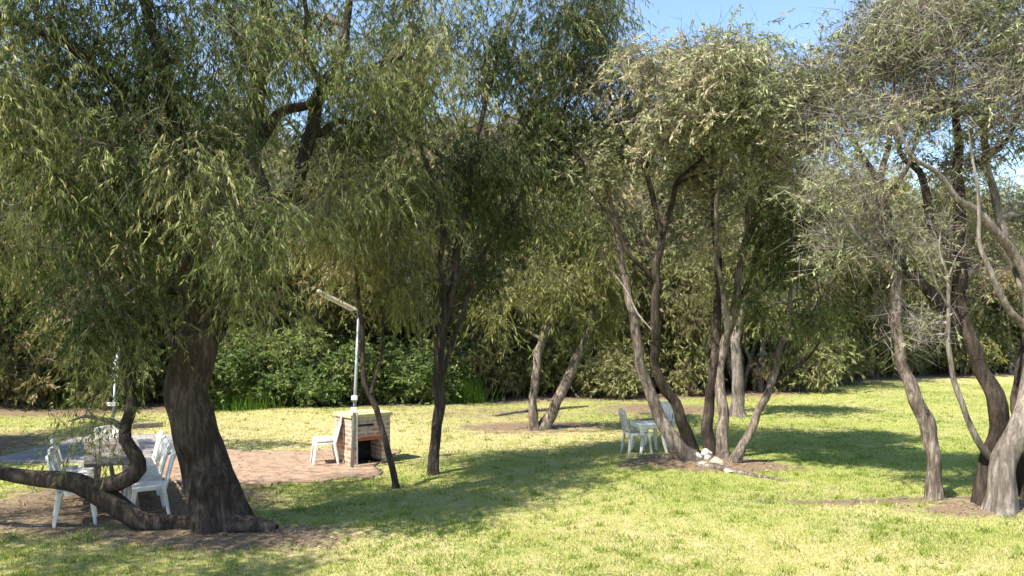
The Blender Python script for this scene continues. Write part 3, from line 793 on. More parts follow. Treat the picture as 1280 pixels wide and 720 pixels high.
rng = np.random.default_rng(106); RK = 0.74
d = 15.4
stems = [('trunk', grounded(stem_px(d, [(886, 574, 0, 11), (887, 530, 0, 9), (888, 490, 0, 8.5), (891, 460, 0, 8), (896, 420, .1, 7.5), (898, 380, .1, 6.5), (895, 340, .1, 6), (893, 290, .2, 5), (893, 250, .2, 3.5), (885, 190, .2, 2.5)])), M['bark_dark']),
         ('trunk', grounded(stem_px(d, [(904, 577, -.3, 11), (901, 530, -.2, 9.5), (900, 490, -.1, 8.5), (903, 455, 0, 8), (910, 420, 0, 7.5), (916, 380, 0, 6.5), (922, 340, 0, 6), (930, 310, 0, 6), (942, 282, .1, 6), (952, 256, .1, 4.5), (962, 200, .2, 3), (968, 140, .2, 2)])), None),
         ('limb', stem_px(d, [(906, 440, 0, 5.5), (908, 400, -.2, 5), (902, 350, -.3, 4.5), (897, 310, -.4, 4), (893, 262, -.5, 3), (905, 200, -.5, 2)]), M['bark_pale']),
         ('limb', stem_px(d, [(933, 305, 0, 4.5), (934, 275, -.1, 4), (935, 240, -.2, 3), (925, 190, -.2, 2)]), None),
         ('limb', stem_px(d, [(914, 395, 0, 4.5), (935, 350, .3, 4), (955, 300, .5, 3.5), (985, 250, .6, 2.5)]), M['bark_dark'])]
blobs = blob_px(d, [(925, 100, 40, 36, .2, .9, 38, .6, .7), (945, 170, 55, 50, .1, 1.0, 60, .65, 1), (975, 215, 40, 55, .4, .9, 44, .6, 1), (905, 230, 45, 55, -.2, .9, 48, .6, .85), (960, 290, 40, 40, .5, .8, 26, .45, .9), (885, 170, 36, 40, .2, .8, 30, .6, .8), (935, 130, 55, 45, -2.2, 1.0, 76, .65, .95), (975, 185, 40, 50, -2.0, .8, 50, .6, .9), (905, 90, 50, 36, -2.6, .9, 50, .65, .9)])
make_tree('paperbark_tree', 'tree with two straight close set stems beside the white stones', 'tree', G(894, 575), stems, blobs,
          M['leaf_olive'], M['bark'], M['twig'], rng, leaf=dict(strands=7, per=15, sig=.2, slen=.36, droop=.45, ll=.092, lw=.024), knob=.09, bare=(9, .45, .0045), twig_r=1.6)

rng = np.random.default_rng(107); RK = 0.85
d = 22.2
stems = [('trunk', grounded(stem_px(d, [(923, 523, 0, 10), (921, 480, 0, 8), (918, 450, 0, 7.5), (924, 400, .1, 6.5), (934, 330, .2, 5), (940, 260, .3, 3)])), None),
         ('limb', stem_px(d, [(920, 435, 0, 5), (905, 390, .3, 4), (890, 330, .5, 3)]), None)]
blobs = blob_px(d, [(930, 290, 70, 60, 0, 1.4, 80, .5, 1), (880, 330, 50, 45, .2, 1.2, 45, .5, 1), (985, 330, 40, 45, .2, 1.0, 40, .45, 1), (940, 380, 40, 30, 0, .8, 20, .4, 1)])
make_tree('paperbark_tree', 'pale single trunk standing behind the close set stems', 'tree', G(923, 522), stems, blobs,
          M['leaf_wood'], M['bark_pale'], M['twig'], rng, leaf=dict(strands=6, per=12, sig=.28, slen=.5, droop=.7, ll=.16, lw=.032), knob=.07, bare=(4, .5, .006))

rng = np.random.default_rng(108); RK = 0.64
d = 14.8
stems = [('trunk', grounded(stem_px(d, [(918, 584, 0, 11), (930, 556, 0, 8.5), (941, 525, 0, 8), (955, 497, 0, 7), (965, 472, .1, 6), (976, 440, .1, 5.5), (985, 410, .2, 5), (988, 380, .2, 4.5), (992, 350, .3, 4), (1002, 310, .3, 3), (1005, 260, .3, 2)])), None),
         ('limb', stem_px(d, [(963, 478, .1, 4), (985, 466, 0, 3.5), (1006, 450, -.1, 3), (1026, 427, -.2, 2)]), M['bark_dark'])]
blobs = blob_px(d, [(985, 320, 42, 45, .2, .8, 46, .3, 1), (1000, 260, 42, 40, .3, .8, 40, .4, 1), (1020, 370, 34, 36, .1, .6, 20, .35, .9), (965, 375, 28, 30, .1, .5, 14, .3, .9)])
make_tree('small_tree', 'slender tree leaning right from the root mound, forked near the middle', 'tree', G(918, 581), stems, blobs,
          M['leaf_dark'], M['bark'], M['twig'], rng, leaf=dict(strands=6, per=13, sig=.2, slen=.42, droop=.8, ll=.12, lw=.024), knob=.09, bare=(4, .45, .004))

# --- right hand trees -------------------------------------------------------------
rng = np.random.default_rng(109); RK = 0.86
d = 11.9
stems = [('trunk', grounded(stem_px(d, [(1171, 633, 0, 14), (1168, 597, 0, 10.5), (1166, 562, 0, 10.5), (1160, 536, 0, 11), (1150, 515, 0, 10), (1138, 490, 0, 9.5), (1130, 470, 0, 9), (1124, 440, 0, 8.5), (1122, 400, 0, 8), (1120, 350, 0, 7), (1114, 310, .1, 6.5), (1105, 275, .1, 6), (1100, 240, .2, 5), (1108, 190, .2, 4), (1116, 120, .3, 3), (1120, 60, .3, 2)])), None),
         ('limb', stem_px(d, [(1113, 308, .1, 4.5), (1088, 270, .2, 4), (1076, 225, .3, 3.5), (1050, 190, .4, 3), (1035, 140, .5, 2)]), None),
         ('limb', stem_px(d, [(1118, 340, 0, 3), (1090, 315, -.2, 2.5), (1062, 280, -.3, 2.5), (1040, 240, -.3, 1.6), (1030, 205, -.3, 1.1), (1034, 150, -.2, .5)]), M['twig_grey']),
         ('limb', stem_px(d, [(1102, 255, .2, 4), (1130, 215, 0, 3), (1150, 160, -.1, 2.5), (1165, 100, -.2, 2)]), None)]
blobs = blob_px(d, [(1020, 105, 40, 40, .6, .9, 50, .65, 1), (1070, 85, 50, 40, .5, 1.0, 62, .6, .9), (1050, 160, 50, 45, .4, .9, 50, .65, .8), (1120, 70, 60, 45, .2, 1.0, 66, .5, .5), (1110, 150, 50, 40, .1, .9, 44, .55, .6), (1050, 235, 40, 40, -.1, .7, 30, .5, .55), (1075, 300, 40, 40, -.1, .6, 24, .5, .5), (1000, 150, 26, 40, .7, .7, 28, .65, 1)])
make_tree('paperbark_tree', 'bowed tree with an elbow in its trunk, growing alone left of the twisted cluster', 'tree', G(1171, 631), stems, blobs,
          M['leaf_olive'], M['bark'], M['twig_grey'], rng, leaf=dict(strands=6, per=15, sig=.18, slen=.32, droop=.35, ll=.08, lw=.021), knob=.1, bare=(17, .45, .004), twig_r=1.6)

rng = np.random.default_rng(110); RK = 0.82
d = 11.2
stems = [('trunk', grounded(stem_px(d, [(1250, 648, 0, 22), (1254, 610, 0, 19), (1263, 565, 0, 18), (1277, 520, 0, 16), (1288, 470, 0, 13.5), (1290, 420, .1, 11.5), (1288, 375, .1, 9.5), (1276, 332, .1, 8), (1248, 297, 0, 6.5), (1222, 262, -.1, 5.5), (1196, 246, -.2, 4.6), (1172, 216, -.2, 4), (1140, 196, -.3, 3), (1118, 150, -.3, 2)])), None),
         ('trunk', grounded(stem_px(d, [(1228, 634, .3, 14), (1236, 590, .3, 12.5), (1244, 548, .3, 12), (1244, 508, .3, 14), (1236, 480, .3, 13), (1222, 455, .4, 11), (1212, 420, .4, 10.5), (1200, 380, .5, 10.5), (1196, 330, .5, 10), (1197, 280, .5, 9), (1200, 240, .5, 8), (1198, 190, .5, 6.5), (1192, 130, .5, 5), (1188, 40, .5, 3)])), M['bark_dark']),
         ('trunk', grounded(stem_px(d, [(1282, 622, .7, 13), (1280, 560, .7, 12), (1276, 500, .7, 11), (1284, 440, .8, 10), (1300, 380, .8, 8), (1310, 300, .8, 6), (1330, 200, .8, 4)])), M['bark_dark']),
         ('limb', stem_px(d, [(1214, 425, .4, 8), (1190, 392, .5, 8), (1162, 368, .6, 8), (1140, 345, .7, 7.5), (1126, 322, .8, 7), (1114, 285, .8, 6.5), (1103, 245, .9, 6), (1090, 215, 1, 5), (1065, 175, 1.1, 4), (1045, 130, 1.2, 3)]), M['bark_dark']),
         ('limb', stem_px(d, [(1197, 322, .5, 7), (1172, 285, .6, 6.5), (1158, 250, .7, 6), (1148, 215, .8, 5), (1125, 190, .9, 4), (1110, 140, 1, 3)]), M['bark_dark']),
         ('limb', stem_px(d, [(1284, 365, .1, 6), (1262, 318, .3, 5.5), (1250, 270, .4, 6), (1240, 225, .4, 5.5), (1233, 180, .4, 5), (1228, 110, .4, 3.5), (1240, 40, .4, 2)]), None),
         ('limb', stem_px(d, [(1288, 420, .1, 6.5), (1262, 390, -.1, 5.2), (1243, 350, -.2, 4.5), (1225, 300, -.2, 3.2), (1222, 240, -.2, 2.2), (1212, 170, -.2, 1.2), (1208, 110, -.2, .6)]), None),
         ('limb', stem_px(d, [(1186, 385, .1, 2), (1170, 355, 0, 1.6), (1162, 325, -.1, 1), (1150, 305, -.1, .5)]), M['bark_pale']),
         ('limb', stem_px(d, [(1184, 350, .1, 1.8), (1196, 320, .1, 1.2), (1212, 300, .1, .5)]), M['bark_pale']),
         ('limb', stem_px(d, [(1200, 215, .5, 4.5), (1235, 195, .3, 4), (1262, 170, .2, 3), (1280, 120, .2, 2.5)]), M['bark_dark']),
         ('low_limb', stem_px(d, [(1238, 572, .2, 5.5), (1222, 550, .1, 5), (1208, 520, .1, 4.5), (1198, 490, .1, 4.2), (1191, 460, .1, 4), (1187, 430, .1, 3.6), (1186, 390, .1, 3), (1183, 345, .1, 2.2), (1174, 310, .1, 1.5), (1178, 280, .05, .6)]), M['bark_pale'])]
blobs = blob_px(d, [(1180, 60, 70, 55, .2, 1.1, 90, .5, .75), (1250, 50, 65, 60, .2, 1.1, 90, .55, .85), (1130, 25, 60, 40, .5, 1.0, 54, .5, .6), (1200, 130, 60, 45, .1, 1.0, 52, .5, .45), (1270, 140, 50, 50, .2, .9, 52, .5, .7),
                    (1150, 120, 45, 40, .5, .8, 36, .55, .6), (1330, 90, 60, 90, .4, 1.2, 70, .5, .8), (1230, -30, 130, 60, .2, 1.4, 100, .55, .8), (1275, 260, 34, 45, .3, .6, 20, .4, .5), (1130, 300, 45, 45, .6, .6, 32, .45, .5), (1160, 400, 40, 34, .5, .6, 20, .4, .4), (1225, 330, 45, 50, .7, .6, 28, .45, .5), (1180, 200, 55, 30, .9, .7, 30, .5, .6)])
make_tree('paperbark_tree', 'twisted cluster of thick pale and dark stems splitting from one swollen foot', 'tree', G(1250, 645), stems, blobs,
          M['leaf_olive'], M['bark_pale'], M['twig_grey'], rng, leaf=dict(strands=6, per=15, sig=.18, slen=.32, droop=.35, ll=.08, lw=.021), sides=16, knob=.09, bare=(17, .45, .004), twig_r=1.6)

# ------------------------------------------------------------------ the wood behind
def wood_proto(seed, h, leafm, barkm, lean, label, group):
    rng = np.random.default_rng(seed)
    stems = []
    tips = []
    ns = rng.integers(2, 4)
    for k in range(ns):
        az = rng.uniform(0, 6.28); sp = rng.uniform(.12, .30) * lean
        pts = []
        hh = h * rng.uniform(.72, .92)
        for t in np.linspace(0, 1, 7):
            wv = rng.normal(0, .12, 2) * (t > 0)
            pts.append((math.cos(az) * (.12 + sp * hh * t ** 1.2) + wv[0], math.sin(az) * (.12 + sp * hh * t ** 1.2) + wv[1], hh * t - .15 * (t == 0), (.13 if k == 0 else .095) * (1 - .82 * t)))
        stems.append(('trunk', np.array(pts), None))
        tips.append(np.array(pts))
    blobs = []
    for P in tips:
        for t in (3, 4, 5, 6):
            for _ in range(1 if t == 3 else 2):
                c = P[t, :3] + rng.normal(0, .75, 3) * np.array((1, 1, .45))
                blobs.append((c, (rng.uniform(.7, 1.2), rng.uniform(.7, 1.2), rng.uniform(.5, .85)), int(12 + 3 * t), rng.uniform(.25, .75), .95))
    for _ in range(2):
        P = tips[rng.integers(0, ns)]
        c = P[rng.integers(1, 4), :3] + rng.normal(0, .8, 3) * np.array((1, 1, .4))
        c[2] = max(c[2], .9)
        blobs.append((c, (.8, .8, .6), 14, rng.uniform(.2, .6), .9))
    return make_tree('wood_tree', label, 'tree', (0, 0, 0), stems, blobs, leafm, barkm, M['twig_grey'] if seed % 2 else M['twig'], rng, group=group,
                     leaf=dict(strands=5, per=9, sig=.3, slen=.55, droop=.85, ll=.20, lw=.045), bare=(6, .7, .008), sides=8, step=.3, attach_from=.3, twig_r=1.4)


WL = 'olive tree standing among many others in the dense wood behind the clearing'
WG = 'trees of the wood behind the clearing'
protos = [wood_proto(201, 7.6, M['leaf_wood'], M['bark'], 1.0, WL, WG), wood_proto(202, 8.2, M['leaf_olive'], M['bark_pale'], .8, WL, WG),
          wood_proto(203, 6.8, M['leaf_wood'], M['bark_dark'], 1.2, WL, WG), wood_proto(204, 7.4, M['leaf_scrub'], M['bark_dark'], .9, WL, WG),
          wood_proto(205, 7.9, M['leaf_fresh'], M['bark'], 1.0, WL, WG), wood_proto(206, 7.0, M['leaf_scrub'], M['bark'], 1.3, WL, WG)]
rng = np.random.default_rng(300)
placed = []
spots = []
for row, (off, n, sp) in enumerate([(1.2, 27, 0), (3.6, 34, 0), (6.5, 38, 0), (10, 40, 0), (15, 44, 0)]):
    for i in range(n):
        px = -260 + (i + .5 + rng.uniform(-.4, .4)) * 1800 / n
        d0 = float(np.interp(px, WOOD_PX, WOOD_D)) + off + rng.uniform(-.9, 1.6)
        spots.append((px, d0, row))
first = set()
for i, (px, d0, row) in enumerate(spots):
    k = int(rng.integers(0, 6))
    x = (px - 640) / F * d0
    o = protos[k] if k not in first else copy_tree(protos[k])
    first.add(k)
    z = float(hz(x, d0)) if d0 < 44 else 0
    o.location = (x, d0, z)
    o.rotation_euler = (0, 0, rng.uniform(0, 6.28))
    s = rng.uniform(.82, 1.1)
    s *= 1.3 if px > 960 else (1.25 if px > 780 else 1.36)
    if 930 < px < 1060: s *= .93
    if row == 0: s *= .75
    o.scale = (s * rng.uniform(.9, 1.15), s * rng.uniform(.9, 1.15), s)
    o.rotation_euler[0] = rng.normal(0, .05); o.rotation_euler[1] = rng.normal(0, .05)


for (x, y, lab) in ((-11.6, 13.9, 'olive tree at the left side of the clearing, shading the concrete slab'), (-13.4, 15.6, 'olive tree beyond the slab shading tree, further left')):
    o = copy_tree(protos[1]); o.location = (x, y, 0); o.rotation_euler = (0, 0, x); o.scale = (.95, .95, .95)
    o['label'] = lab; o['group'] = 'trees at the left side of the clearing'


# ------------------------------------------------------------------ shrubs
def shrub_proto(seed, name, label, cat, group, leafm, h, w, n, leaf, tint):
    rng = np.random.default_rng(seed)
    stems = []
    for k in range(5):
        az = rng.uniform(0, 6.28)
        pts = [(math.cos(az) * .05, math.sin(az) * .05, -.1, .03)]
        for t in (0.35, .7, 1.0):
            pts.append((math.cos(az) * w * .6 * t + rng.normal(0, .08), math.sin(az) * w * .6 * t + rng.normal(0, .08), h * .75 * t, .025 * (1.05 - t) + .004))
        stems.append(('stem', np.array(pts), None))
    blobs = []
    for k in range(9):
        az = rng.uniform(0, 6.28); rr = rng.uniform(0, w * .75)
        hh = h * rng.uniform(.25, .85) * (1 - .35 * rr / w)
        blobs.append(((math.cos(az) * rr, math.sin(az) * rr, hh), (w * rng.uniform(.3, .5), w * rng.uniform(.3, .5), h * rng.uniform(.15, .28)), n // 9, tint + rng.uniform(-.2, .2), 1))
    return make_tree(name, label, cat, (0, 0, 0), stems, blobs, leafm, M['bark'], M['twig'], rng, group=group, leaf=leaf, bare=(3, .45, .006), sides=6, step=.2, attach_from=.2)


def scatter(protos, spots, rng, smin, smax):
    used = set()
    for (px, d0) in spots:
        k = int(rng.integers(0, len(protos)))
        o = protos[k] if k not in used else copy_tree(protos[k])
        used.add(k)
        x = (px - 640) / F * d0
        o.location = (x, d0, float(hz(x, d0)))
        o.rotation_euler = (0, 0, rng.uniform(0, 6.28))
        s = rng.uniform(smin, smax)
        o.scale = (s * rng.uniform(.9, 1.2), s * rng.uniform(.9, 1.2), s)
    for k, p in enumerate(protos):
        if k not in used:
            for ch in list(p.children): bpy.data.objects.remove(ch)
            bpy.data.objects.remove(p)


rng = np.random.default_rng(310)
LB = 'bright green leafy shrub along the foot of the wood behind the barbecue'
GB = 'bright green shrubs behind the barbecue'
lf = dict(strands=6, per=11, sig=.2, slen=.34, droop=.35, ll=.13, lw=.055)
sp = [shrub_proto(401 + i, 'leafy_shrub', LB, 'shrub', GB, M['leaf_shrub'], 2.4, 1.25, 170, lf, .5) for i in range(3)]
scatter(sp, [(px + rng.uniform(-9, 9), float(np.interp(px, WOOD_PX, WOOD_D)) - rng.uniform(-.1, 1.1)) for px in range(262, 560, 27)], rng, .5, 1.1)
LD = 'olive scrub bush filling the gaps between the trunks of the wood'
GD = 'scrub bushes under the wood'
lf = dict(strands=5, per=9, sig=.25, slen=.4, droop=.6, ll=.17, lw=.05)
sp = [shrub_proto(411 + i, 'scrub_bush', LD, 'bush', GD, (M['leaf_scrub'], M['leaf_wood'], M['leaf_fresh'], M['leaf_wood'])[i], 2.3, 1.5, 135, lf, (.35, .5, .4, .65)[i]) for i in range(4)]
pts = [(px + rng.uniform(-16, 16), float(np.interp(px, WOOD_PX, WOOD_D)) + rng.uniform(1.6, 5.0)) for px in range(-230, 1520, 36)]
pts += [(px + rng.uniform(-16, 16), float(np.interp(px, WOOD_PX, WOOD_D)) + rng.uniform(4.0, 9.0)) for px in range(-230, 1520, 40)]
pts += [(px + rng.uniform(-20, 20), float(np.interp(px, WOOD_PX, WOOD_D)) + rng.uniform(-.2, 1.4)) for px in (-60, 10, 45, 120, 190, 240, 575, 600, 640, 700, 735, 770, 800, 850, 950, 985, 1040, 1070, 1100, 1140, 1190, 1240, 1300)]
scatter(sp, pts, rng, .6, 1.35)


def tall_grass(label, px, py, w, h, n, seed):
    rng = np.random.default_rng(seed)
    g = G(px, py)
    x = g[0] + rng.normal(0, w, n); y = g[1] + rng.normal(0, w * .5, n)
    o = blades('tall_grass', x, y, rng.uniform(.4, 1, n) * h, np.full(n, .02), rng.random(n), rng, M['reed'], .5)
    tag(o, label, 'tall grass')


tall_grass('clump of tall bright green grass behind the dark upright central tree', 578, 503, .35, 1.0, 900, 1)
tall_grass('low patch of fresh green grass at the wood edge behind the table', 112, 508, .55, .7, 1000, 2)
tall_grass('tuft of green grass just right of the leaning dark trunk by the wood edge', 300, 511, .5, .6, 800, 3)

# ------------------------------------------------------------------ furniture
def bm_bar(bm, p0, p1, w0, h0, w1=None, h1=None, up=(0, 0, 1)):
    """tapered rectangular bar from p0 to p1"""
    p0, p1 = Vector(p0), Vector(p1)
    w1 = w0 if w1 is None else w1; h1 = h0 if h1 is None else h1
    t = (p1 - p0).normalized()
    u = t.cross(Vector(up))
    if u.length < 1e-3: u = t.cross(Vector((0, 1, 0)))
    u.normalize(); v = u.cross(t)
    vs = []
    for p, w, h in ((p0, w0, h0), (p1, w1, h1)):
        for a, b in ((-1, -1), (1, -1), (1, 1), (-1, 1)):
            vs.append(bm.verts.new(p + u * (a * w / 2) + v * (b * h / 2)))
    for f in ((0, 1, 2, 3), (7, 6, 5, 4), (0, 4, 5, 1), (1, 5, 6, 2), (2, 6, 7, 3), (3, 7, 4, 0)):
        bm.faces.new([vs[i] for i in f])


def bm_box(bm, x0, x1, y0, y1, z0, z1):
    bm_bar(bm, (x0, (y0 + y1) / 2, (z0 + z1) / 2), (x1, (y0 + y1) / 2, (z0 + z1) / 2), y1 - y0, z1 - z0)


def bm_tube(bm, p0, p1, r0, r1=None, n=12):
    p0, p1 = Vector(p0), Vector(p1)
    r1 = r0 if r1 is None else r1
    t = (p1 - p0).normalized()
    u = t.cross(Vector((.1, .2, 1)) if abs(t.z) < .9 else Vector((1, 0, 0))).normalized(); v = t.cross(u)
    A = [bm.verts.new(p0 + (u * math.cos(a) + v * math.sin(a)) * r0) for a in [i / n * 2 * math.pi for i in range(n)]]
    B = [bm.verts.new(p1 + (u * math.cos(a) + v * math.sin(a)) * r1) for a in [i / n * 2 * math.pi for i in range(n)]]
    for i in range(n):
        bm.faces.new((A[i], A[(i + 1) % n], B[(i + 1) % n], B[i]))
    bm.faces.new(A[::-1]); bm.faces.new(B)


def bm_out(name, bm, m, parent=None, bevel=0.0, seg=2, smooth=False):
    bmesh.ops.recalc_face_normals(bm, faces=bm.faces)
    if bevel:
        bmesh.ops.bevel(bm, geom=list(bm.edges), offset=bevel, segments=seg, affect='EDGES', profile=.5, clamp_overlap=True)
    me = bpy.data.meshes.new(name)
    bm.to_mesh(me); bm.free()
    me.materials.append(m)
    if smooth:
        me.polygons.foreach_set('use_smooth', [True] * len(me.polygons))
    return link(name, me, parent)


def make_chair(m):
    t = thing('plastic_chair', 'x', 'chair')
    # seat: dished plate with a turned-down rim
    bm = bmesh.new()
    n = 9
    def seat_pt(i, j, dz):
        u, v = i / (n - 1) * 2 - 1, j / (n - 1) * 2 - 1
        x = u * (.215 - .02 * v) * (1 - .06 * v * v); y = v * .215 * (1 - .05 * u * u)
        z = .435 - .018 * (1 - u * u) * (1 - v * v) - .022 * max(0, -v - .6) * 2 + dz
        return (x, y, z)
    top = [[bm.verts.new(seat_pt(i, j, 0)) for j in range(n)] for i in range(n)]
    bot = [[bm.verts.new(seat_pt(i, j, -.012 if 0 < i < n - 1 and 0 < j < n - 1 else -.05)) for j in range(n)] for i in range(n)]
    for i in range(n - 1):
        for j in range(n - 1):
            bm.faces.new((top[i][j], top[i + 1][j], top[i + 1][j + 1], top[i][j + 1]))
            bm.faces.new((bot[i][j], bot[i][j + 1], bot[i + 1][j + 1], bot[i + 1][j]))
    ring = [(i, 0) for i in range(n)] + [(n - 1, j) for j in range(1, n)] + [(i, n - 1) for i in range(n - 2, -1, -1)] + [(0, j) for j in range(n - 2, 0, -1)]
    for a, b in zip(ring, ring[1:] + ring[:1]):
        bm.faces.new((top[a[0]][a[1]], bot[a[0]][a[1]], bot[b[0]][b[1]], top[b[0]][b[1]]))
    bm_out('seat', bm, m, t, smooth=False)
    # legs: angle section, splayed and tapered
    for sx in (-1, 1):
        for sy in (-1, 1):
            bm = bmesh.new()
            p0 = (sx * .19, sy * .185, .42); p1 = (sx * .225, sy * (.235 if sy < 0 else .25), 0)
            bm_bar(bm, p0, p1, .062, .020, .040, .018, up=(0, 1, 0))
            bm_bar(bm, (p0[0] - sx * -.021, p0[1] - sy * .018, p0[2]), (p1[0] - sx * -.012, p1[1] - sy * .012, p1[2]), .02, .05, .018, .032, up=(0, 1, 0))
            bm_out('leg', bm, m, t, .004, 1)
    # backrest: side posts, bowed top rail, five slats
    bm = bmesh.new()
    def bp(u, z):
        k = (z - .42) / .42
        return (u * (.20 + .012 * k), .20 + .10 * k + .03 * (1 - u * u) * k, z)
    for u in (-1, 1):
        for z0, z1 in ((.40, .55), (.55, .70), (.70, .80)):
            bm_bar(bm, bp(u, z0), bp(u, z1 + .003), .036, .026, up=(0, 1, 0))
    us = np.linspace(-1, 1, 8)
    for a, b in zip(us[:-1], us[1:]):
        za, zb = .80 + .035 * (1 - a * a), .80 + .035 * (1 - b * b)
        bm_bar(bm, bp(a, za), bp(b, zb), .026, .075)
        bm_bar(bm, bp(a, .50), bp(b, .50), .020, .045)
    for u in (-.62, -.31, 0, .31, .62):
        bm_bar(bm, bp(u, .505), bp(u, .80), .05, .012, up=(0, 1, 0))
    bm_out('backrest', bm, m, t, .005, 1)
    return t


chair_new = make_chair(M['plastic'])
chair_old_shaded = make_chair(M['old_shaded_plastic'])
used_chairs = set()


def place_chair(src, loc, rz, label, group, tilt=0.0):
    o = src if src.name not in used_chairs else copy_tree(src)
    used_chairs.add(src.name)
    o.location = loc
    o.rotation_euler = (tilt, 0, rz)
    o['label'] = label; o['group'] = group
    return o


# long table and its chairs, left
def long_table():
    loc = np.array((-5.80, 12.2, 0.0))
    loc[2] = float(hz(loc[0], loc[1]))
    t = thing('long_table', 'long weathered plank table seen end on between two rows of white chairs', 'table', tuple(loc), R(27))
    bm = bmesh.new()
    for k in range(5):
        x = -.30 + k * .15
        bm_box(bm, x - .071, x + .071, -1.25 + .01 * (k % 2), 1.25 - .012 * (k % 3), .69, .725)
    bm_out('tabletop', bm, M['plank'], t, .004, 1)
    for sy in (-1, 1):
        bm = bmesh.new()
        for sx in (-1, 1):
            bm_bar(bm, (sx * .27, sy * .95, 0), (sx * .2, sy * .95, .645), .08, .05, up=(0, 1, 0))
        bm_box(bm, -.33, .33, sy * .95 - .03, sy * .95 + .03, .645, .689)
        bm_out('trestle', bm, M['plank'], t, .003, 1)
    bm = bmesh.new(); bm_bar(bm, (0, -.917, .35), (0, .917, .35), .05, .09); bm_out('stretcher', bm, M['plank'], t, .003, 1)
    return t


tbl = long_table()
tm = Matrix.Translation(Vector(tbl.location)) @ Matrix.Rotation(R(27), 4, 'Z')


def at_table(x, y):
    v = tm @ Vector((x, y, 0))
    return (v.x, v.y, float(hz(v.x, v.y)))


order = ['nearest', 'second', 'third', 'fourth', 'farthest']
for k in range(5):
    place_chair(chair_new, at_table(.40, (-1.42, -.66, -.2, .26, .72)[k]), R(27 - 90) + R(random.uniform(-7, 7)),
                'white chair on the trunk side of the long table, %s from the camera' % order[k], 'chairs round the long plank table')
for k in range(4):
    place_chair(chair_old_shaded if k % 2 else chair_new, at_table(-.46, (-1.42, -.66, -.14, .40)[k]), R(27 + 90) + R(random.uniform(-6, 6)),
                'white chair on the left side of the long table, %s from the camera' % ['nearest', 'second', 'third', 'farthest'][k], 'chairs round the long plank table', tilt=0)
place_chair(chair_old_shaded, at_table(0.0, 1.5), R(27), 'grey weathered plastic chair at the far head of the long table', 'chairs round the long plank table')

# barbecue with its stacked chairs
def barbecue():
    g = G(444, 583)
    W, D_, Ht = .80, .60, .83
    t = thing('brick_barbecue', 'square brick barbecue with a yellowish slab top and a sooty firebox', 'barbecue', (g[0] - .07, g[1] + .02, g[2] + .022), R(40))
    # local: near corner at origin, right face along +X (front), left face along +Y
    bm = bmesh.new()
    bx0, bx1 = .13, .62           # firebox opening in the front face
    bm_box(bm, 0, bx0, 0, D_, 0, Ht)
    bm_box(bm, bx1, W, 0, D_, 0, Ht)
    bm_box(bm, bx0 - .002, bx1 + .002, .42, D_ - .003, 0.001, Ht - .002)
    bm_box(bm, bx0 - .002, bx1 + .002, .004, .43, .46, Ht - .003)
    bm_out('brick_body', bm, M['brick_wall'], t)
    bm = bmesh.new(); bm_box(bm, bx0 + .003, bx1 - .003, .02, .418, .003, .03); bm_out('firebox_floor', bm, M['soot'], t)
    bm = bmesh.new(); bm_box(bm, bx0 + .003, bx1 - .003, .38, .417, .034, .455); bm_out('firebox_lining', bm, M['soot'], t)
    bm = bmesh.new(); bm_bar(bm, ((bx0 + bx1) / 2, -.02, .42), ((bx0 + bx1) / 2, -.06, .50), bx1 - bx0 - .02, .012, up=(0, 1, 0)); bm_out('hood_plate', bm, M['iron'], t, .003, 1)
    bm = bmesh.new(); bm_box(bm, .12, .44, -.012, .003, .68, .71); bm_out('draught_slot', bm, M['soot'], t)
    bm = bmesh.new(); bm_box(bm, -.035, W + .035, -.035, D_ + .035, Ht + .001, Ht + .07); bm_out('slab_top', bm, M['slab_top'], t, .012, 2)
    bm = bmesh.new(); bm_box(bm, .14, .60, .08, .52, Ht + .071, Ht + .083); bm_out('hot_plate', bm, M['slab_top'], t, .003, 1)


barbecue()
g = G(401, 580)
for k in range(2):
    o = place_chair(chair_new, (g[0] + .06, g[1] + .02 * k, g[2] + .022 + .06 * k), R(-72),
                ['lower white chair of the stacked pair beside the brick barbecue', 'upper white chair of the stacked pair beside the brick barbecue'][k], 'chairs stacked by the barbecue')
    o.scale = (.94, .94, .91)


def lamp_post():
    g = G(440, 585)
    t = thing('lamp_post', 'thin galvanised lamp post with a long tilted light, in front of the barbecue', 'lamp post', tuple(g))
    top = S(449, 378, g[1]) - g
    bm = bmesh.new(); bm_tube(bm, (0, 0, 0), tuple(top), .032, .026, 14); bm_out('pole', bm, M['galv'], t, smooth=True)
    def on(py):
        k = (585 - py) / (585 - 378.)
        return top * k
    for py, hgt in ((497, .085), (512, .10)):
        c = on(py)
        bm = bmesh.new(); bm_box(bm, c[0] - .055, c[0] + .055, c[1] - .075, c[1] - .032, c[2] - hgt / 2, c[2] + hgt / 2); bm_out('switch_box', bm, M['white_paint'], t, .012, 2)
    c = on(515)
    bm = bmesh.new(); bm_tube(bm, (c[0] + .06, c[1] - .05, .02), (c[0] + .06, c[1] - .05, c[2] - .02), .012); bm_out('conduit', bm, M['galv'], t)
    a = on(389); e = S(397, 363, g[1] - .25) - g
    ax = (e - a); L_ = np.linalg.norm(ax); ax /= L_
    bm = bmesh.new(); bm_bar(bm, tuple(a + ax * .06), tuple(e), .13, .05); hs = bm_out('lamp_housing', bm, M['lamp_body'], t, .012, 2)
    dn = np.array((0, 0, -.045))
    bm = bmesh.new(); bm_bar(bm, tuple(a + ax * .12 + dn), tuple(e - ax * .05 + dn), .095, .035); bm_out('diffuser', bm, M['diffuser'], hs, .01, 2)
    bm = bmesh.new(); bm_tube(bm, tuple(on(400)), tuple(a + ax * .20 + dn * 1.2), .014); bm_tube(bm, tuple(on(389)), tuple(a + ax * .08), .02); bm_out('bracket', bm, M['galv'], t)


lamp_post()


